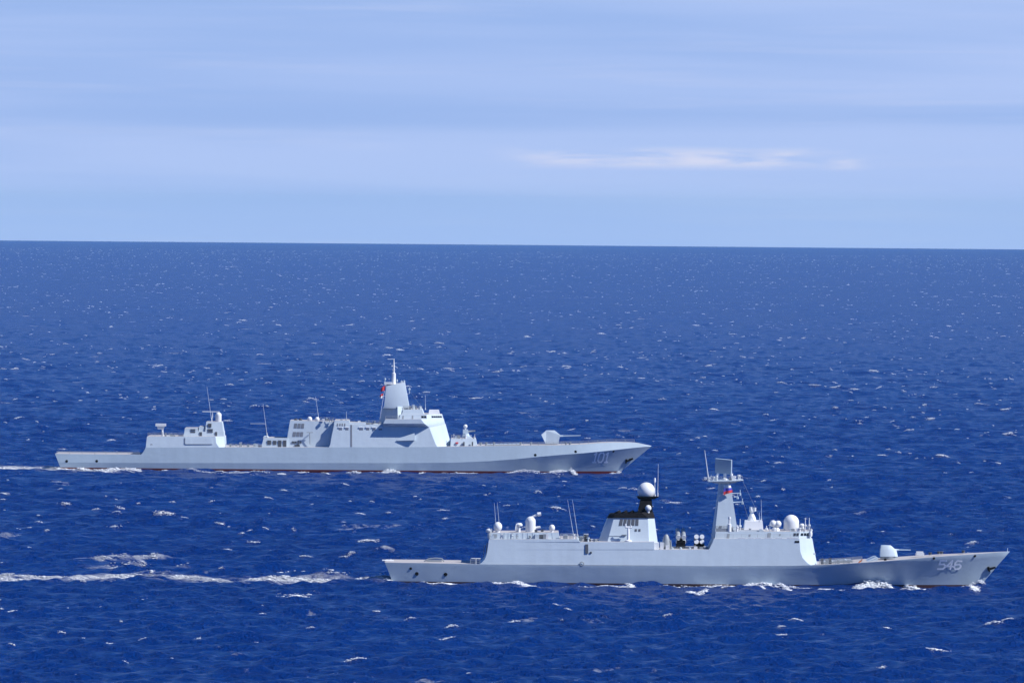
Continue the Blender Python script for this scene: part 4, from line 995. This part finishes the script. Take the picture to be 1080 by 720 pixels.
clutter(A, A.P, 424, 446, 431.6, 431.6, 4.5, 7); clutter(B, B.P, 518, 606, 567.9, 567.9, 6.2, 12); clutter(B, B.P, 758, 852, 560.2, 560, 4.8, 16); clutter(B, B.P, 702, 744, 579.1, 579.1, 5.6, 6)
clutter(B, B.P, 612, 630, 571, 571, 5.5, 4); clutter(B, B.P, 749, 781, 506.6, 505.9, 1.8, 6)
def rig(s, x0, y0, b0, x1, y1, b1, r=.02):
    mb = MB(); mb.tube(s.P(x0, y0, b0), s.P(x1, y1, b1), r, n=5); mb.build('rigging_wire', M['mid'], s.root)
rig(B, 783, 506, 1.5, 803, 549, 1.5); rig(B, 781, 520, 1.5, 790, 549, 2)
rig(A, 426, 404, 1, 446, 431, 3)

# ------------------------------------------------------------------ flags (each flies on its own halyard)
def flag(s, corners, cols, name, label, b, nu=12, wave=.25, vertical=False):
    """a rippled cloth: corners in pixels (hoist top, fly top, fly bottom, hoist bottom); bands of colour"""
    P = [s.P(px, py, b) for px, py in corners]; nb = len(cols); mb = MB(); nv = nb * 3
    g = []
    for j in range(nv + 1):
        for i in range(nu + 1):
            u, v = i / nu, j / nv
            q = (P[0] * (1 - u) + P[1] * u) * (1 - v) + (P[3] * (1 - u) + P[2] * u) * v
            q = q + Vector((0, math.sin(u * 7 + v * 1.5) * wave * u, math.sin(u * 5) * .06))
            g.append(q)
    W = nu + 1
    back = [q + Vector((0, .02, 0)) for q in g]
    n = len(g); fs = []; mi = []
    for j in range(nv):
        for i in range(nu):
            a = j * W + i; fs.append([a, a + 1, a + W + 1, a + W]); mi.append(j // 3)
            fs.append([n + a, n + a + W, n + a + W + 1, n + a + 1]); mi.append(j // 3)
    mb.v = [tuple(q) for q in g + back]; mb.f = fs; mb.mi = mi
    o = mb.build(name, [M[c] for c in cols], None, 0)
    o.location = s.root.location
    # keep the cloth's origin at its hoist
    off = P[0]; me = o.data; me.transform(Matrix.Translation(-off)); o.location = Vector(s.root.location) + off
    me.polygons.foreach_set('use_smooth', [True] * len(me.polygons))
    tag(o, label, 'flag')
    return o
flag(B, [(763.2, 511.6), (770.6, 511.4), (773.0, 518.4), (763.2, 522.0)], ['wcloth', 'blue', 'red'], 'flag', 'white blue and red striped flag flying at the mast of the nearer ship', 2.6)
flag(A, [(406.6, 406.6), (402.0, 408.6), (401.4, 412.6), (405.6, 412.0)], ['red'], 'flag', 'upper red flag beside the top of the mast tower of the farther ship', 3.6)
flag(A, [(404.4, 414.6), (400.8, 416.2), (400.2, 420.6), (403.6, 419.8)], ['red', 'wcloth'], 'flag', 'lower red and white flag beside the mast tower of the farther ship', 3.9)
mb = MB(); mb.tube(A.P(406.6, 404.6, 2.4), A.P(400.6, 442, 7.0), .035, n=5); mb.build('halyard', M['wcloth'], A.root)

# ------------------------------------------------------------------ white water along the hulls
def white_water(name, label, segs):
    cs, rs, ys = [], [], []
    for s, pts, dens in segs:
        for (x0, y0, w0, h0), (x1, y1, w1, h1) in zip(pts, pts[1:]):
            L_ = math.hypot(x1 - x0, 1) / FPX * s.D
            n = max(6, int(L_ * dens * 8.0 * (0.8 + (w0 + w1) / 4)))
            t = rng.uniform(0, 1, n); px = x0 + (x1 - x0) * t; py = y0 + (y1 - y0) * t; w = w0 + (w1 - w0) * t; h = h0 + (h1 - h0) * t
            for i in range(n):
                p = sea_pt(px[i], py[i])
                j = abs(rng.normal(0, 1)) ** 1.3 * 0.5
                yy = p.y + rng.normal(0, .4) * w[i]
                z = rng.uniform(-.1, 1) * rng.uniform(0.2, 1) * h[i] * 0.85 * max(0.12, 1 - j)
                r = rng.uniform(.045, .12) * (0.7 + .3 * min(w[i], 2))
                cs.append((p.x + rng.normal(0, .3), yy, p.z + z)); rs.append((r * rng.uniform(1.5, 4.0), r * rng.uniform(.9, 1.8), r * rng.uniform(.3, .6))); ys.append(rng.normal(0, .3))
    c = np.array(cs); c[:, 2] += eta(c[:, 0], c[:, 1])
    return lumps(name, c, np.array(rs), np.array(ys), label)
white_water('bow_wave', 'white water thrown up along the hull of the farther ship', [
    (A, [(70, 496.9, .5, .12), (200, 498.2, .7, .2), (320, 499.3, .6, .15), (450, 499.6, .7, .22), (560, 500.2, .6, .2), (650, 500.6, .4, .12)], 1.6),
    (A, [(60, 495.6, 2, .5), (84, 496.5, 3, .7), (100, 497.5, 2.5, .6), (115, 498.3, 1.5, .3)], 5),
    (A, [(111, 498, 1.5, .4), (130, 497.2, 2.5, .9), (146, 496.6, 3, 1.3), (152, 497.6, 2, .6), (175, 498.6, .8, .2)], 5),
    (A, [(178, 499.2, .6, .25), (232, 498.8, .8, .35), (270, 499.3, 1.2, .4), (308, 499.2, 1.4, .5), (325, 497.4, 1.6, .8), (336, 496.4, 2, 1.3)], 6),
    (A, [(338, 499.8, .8, .3), (352, 500.2, .8, .2)], 4), (A, [(366, 498.4, 1, .5), (385, 499.4, 1.5, .6), (402, 499.2, 2.2, .9), (414, 498.3, 2.4, 1.2), (424, 499.6, 1.8, .5), (440, 499.6, 1, .3)], 7),
    (A, [(442, 498.8, .8, .3), (454, 498.5, 1, .4), (470, 498.8, .6, .3)], 5), (A, [(481, 499.3, 1.2, .5), (497, 499.8, 2, .7), (512, 499.6, 1.5, .6), (530, 499.9, .8, .3)], 7),
    (A, [(530, 499.9, .6, .3), (545, 500, 1, .4), (568, 499.6, 1.2, .6)], 6), (A, [(581, 499.6, 1.5, .6), (592, 499.6, 2.5, 1.5), (600, 499.6, 2.5, 1.6), (607, 500.4, 2, .8), (612, 501, .6, .2)], 14),
    (A, [(633, 501, .8, .2), (645, 500.4, 1.5, .4), (652, 499.4, 2, .9), (654.5, 498.8, 1, .5)], 8),
    (A, [(229.8, 496.6, .5, 1.4), (231.2, 496.6, .5, 1.4)], 18), (A, [(262.8, 496.6, .5, 1.6), (264.4, 496.6, .5, 1.6)], 22), (A, [(281.0, 496.8, .4, 1.2), (282, 496.8, .4, 1.2)], 18), (A, [(403.6, 497, .4, 1.4), (404.6, 497, .4, 1.4)], 18), (A, [(451, 497, .4, 1.2), (452, 497, .4, 1.2)], 16), (A, [(496, 497.2, .4, 1.2), (497, 497.2, .4, 1.2)], 16)])
white_water('bow_wave', 'white water thrown up along the hull of the nearer ship', [
    (B, [(418, 616.2, .5, .1), (520, 617.0, .8, .2), (640, 618.0, .6, .15), (760, 619.2, 1.0, .25), (870, 620.6, .7, .2), (1020, 620.4, .5, .15)], 1.8),
    (B, [(392, 613, 4, .6), (402, 612, 4, .9), (414, 615.5, 2, .3)], 10), (B, [(444, 616.4, 1, .15), (470, 616.2, 1.5, .2), (500, 616.8, 1, .2)], 5), (B, [(514, 617, 1, .3), (540, 616.6, 1.5, .35), (566, 617.6, 1, .2)], 5), (B, [(540, 619.4, 1.2, .3), (552, 620.4, 2.2, .6), (564, 621.4, 1, .3)], 8),
    (B, [(661, 617.6, 1, .3), (680, 619.0, 1.5, .4), (700, 619.4, 1.8, .5), (720, 619, 2.2, .6), (745, 617.6, 2.8, .8), (765, 618, 2.8, .8)], 9),
    (B, [(724, 625, 2.5, .4), (735, 627.5, 2.5, .4), (745, 624.6, 2, .4)], 7), (B, [(764, 621.6, 2, .5), (780, 619.4, 2.2, .7), (800, 617.6, 2.2, .8), (815, 618.6, 2, .7), (833, 621, 1.2, .3)], 9), (B, [(795, 620, 1.2, .3), (806, 621.2, 1.2, .3)], 8),
    (B, [(862, 622, 1.5, .3), (870, 621.8, 2, .4), (876, 622.4, 1, .2)], 9), (B, [(897, 620.6, 1.2, .3), (908, 619.8, 2.2, .9), (920, 618.6, 3, 1.5), (927, 618.2, 3, 1.7), (935, 618.6, 2, .9), (941, 619.4, 1, .3)], 18),
    (B, [(948, 616.6, 1.2, .6), (958, 618.6, 2.2, 1.1), (968, 621, 2.8, .9), (980, 622.2, 2.4, .6), (988, 622, 1, .3)], 16), (B, [(993, 620.4, 1, .3), (1010, 620.6, 1, .3), (1020, 619.8, 1.2, .5)], 7), (B, [(1018, 619, 1, .5), (1028, 618.8, 2, 1.2), (1033, 619, 2, 1.4), (1036, 619.6, 1, .4)], 16), (B, [(1024, 622.6, 1.5, .3), (1031, 622.6, 1.5, .3)], 9)])
def wake_foam(name, label, paths):
    cs, rs, ys = [], [], []
    for pts, dens in paths:
        q = [(sea_pt(px, py), w) for px, py, w in pts]
        for (a, w0), (b, w1) in zip(q, q[1:]):
            L_ = (b - a).length; n = int(L_ * (w0 + w1) * dens * 2.2)
            t = rng.uniform(0, 1, n); off = np.clip(rng.normal(0, .38, n), -1, 1)
            w = w0 + (w1 - w0) * t
            x = a.x + (b.x - a.x) * t + rng.normal(0, 1.0, n); y = a.y + (b.y - a.y) * t + off * w
            # clumpy cover
            keep = (np.sin(x / 2.3 + np.sin(y / 1.7) * 1.5) + np.sin(x / 5.1 - y / 3.3) + rng.normal(0, .8, n)) > -0.5
            x, y = x[keep], y[keep]; k = len(x)
            r = np.exp(rng.normal(-2.1, .4, k))
            cs.append(np.stack([x, y, drop(x, y) + 0.02 + np.abs(rng.normal(0, .08, k))], -1)); rs.append(np.stack([r * rng.uniform(1.4, 3.2, k), r * rng.uniform(1, 1.8, k), r * rng.uniform(.15, .4, k)], -1)); ys.append(rng.normal(0, .5, k))
    c = np.concatenate(cs); c[:, 2] += eta(c[:, 0], c[:, 1])
    return lumps(name, c, np.concatenate(rs), np.concatenate(ys), label)
wake_foam('wake_foam', 'long streaks of white wake trailing behind the nearer ship', [
    ([(-60, 609, 7), (60, 611, 6), (110, 610, 7), (140, 607, 9), (160, 606.5, 9), (190, 609.5, 8), (245, 614, 3)], .9),
    ([(262, 613.5, 2), (300, 612.5, 5), (340, 611.5, 8), (380, 612, 6), (400, 612, 3)], 1.6),
    ([(98, 592, 2), (120, 589.5, 3), (140, 588, 4), (157, 588, 5), (160, 589.5, 2)], 1.1), ([(110, 597, 2), (150, 596, 3), (190, 598.5, 1)], .5),
    ([(300, 605, 2), (325, 602.5, 4), (345, 604, 4), (365, 606.5, 2)], .6), ([(290, 631, 3), (312, 630.5, 5), (316, 628, 3)], 1.2), ([(290, 625, 2), (326, 625.5, 2)], .8), ([(142, 632, 2), (150, 631, 3)], 1)])
wake_foam('wake_foam', 'white wake trailing behind the farther ship', [([(-40, 494.3, 9), (30, 494.0, 8), (50, 494.2, 7), (70, 496, 6)], 2.0)])

# ------------------------------------------------------------------ haze
def make_haze():
    S = 46000.0; z0 = drop(52000.0, 0.0) - 2.0 - 1.0; z1 = CAM_H + 90.0
    mb = MB(); mb.box(-53000, 53000, -53000, 53000, z0, z1)
    m = bpy.data.materials.new('haze_air'); m.use_nodes = True; t = m.node_tree; t.nodes.clear()
    v = N(t, 'ShaderNodeVolumePrincipled'); v.inputs['Color'].default_value = (0.45, 0.78, 1.0, 1); v.inputs['Density'].default_value = HAZE; v.inputs['Anisotropy'].default_value = 0.0
    o = N(t, 'ShaderNodeOutputMaterial'); t.links.new(v.outputs['Volume'], o.inputs['Volume'])
    ob = mb.build('haze', m, None, 0)
    tag(ob, 'thin blue sea haze that fades the far water', 'haze', kind='stuff')
HAZE = 0.85e-5
make_haze()
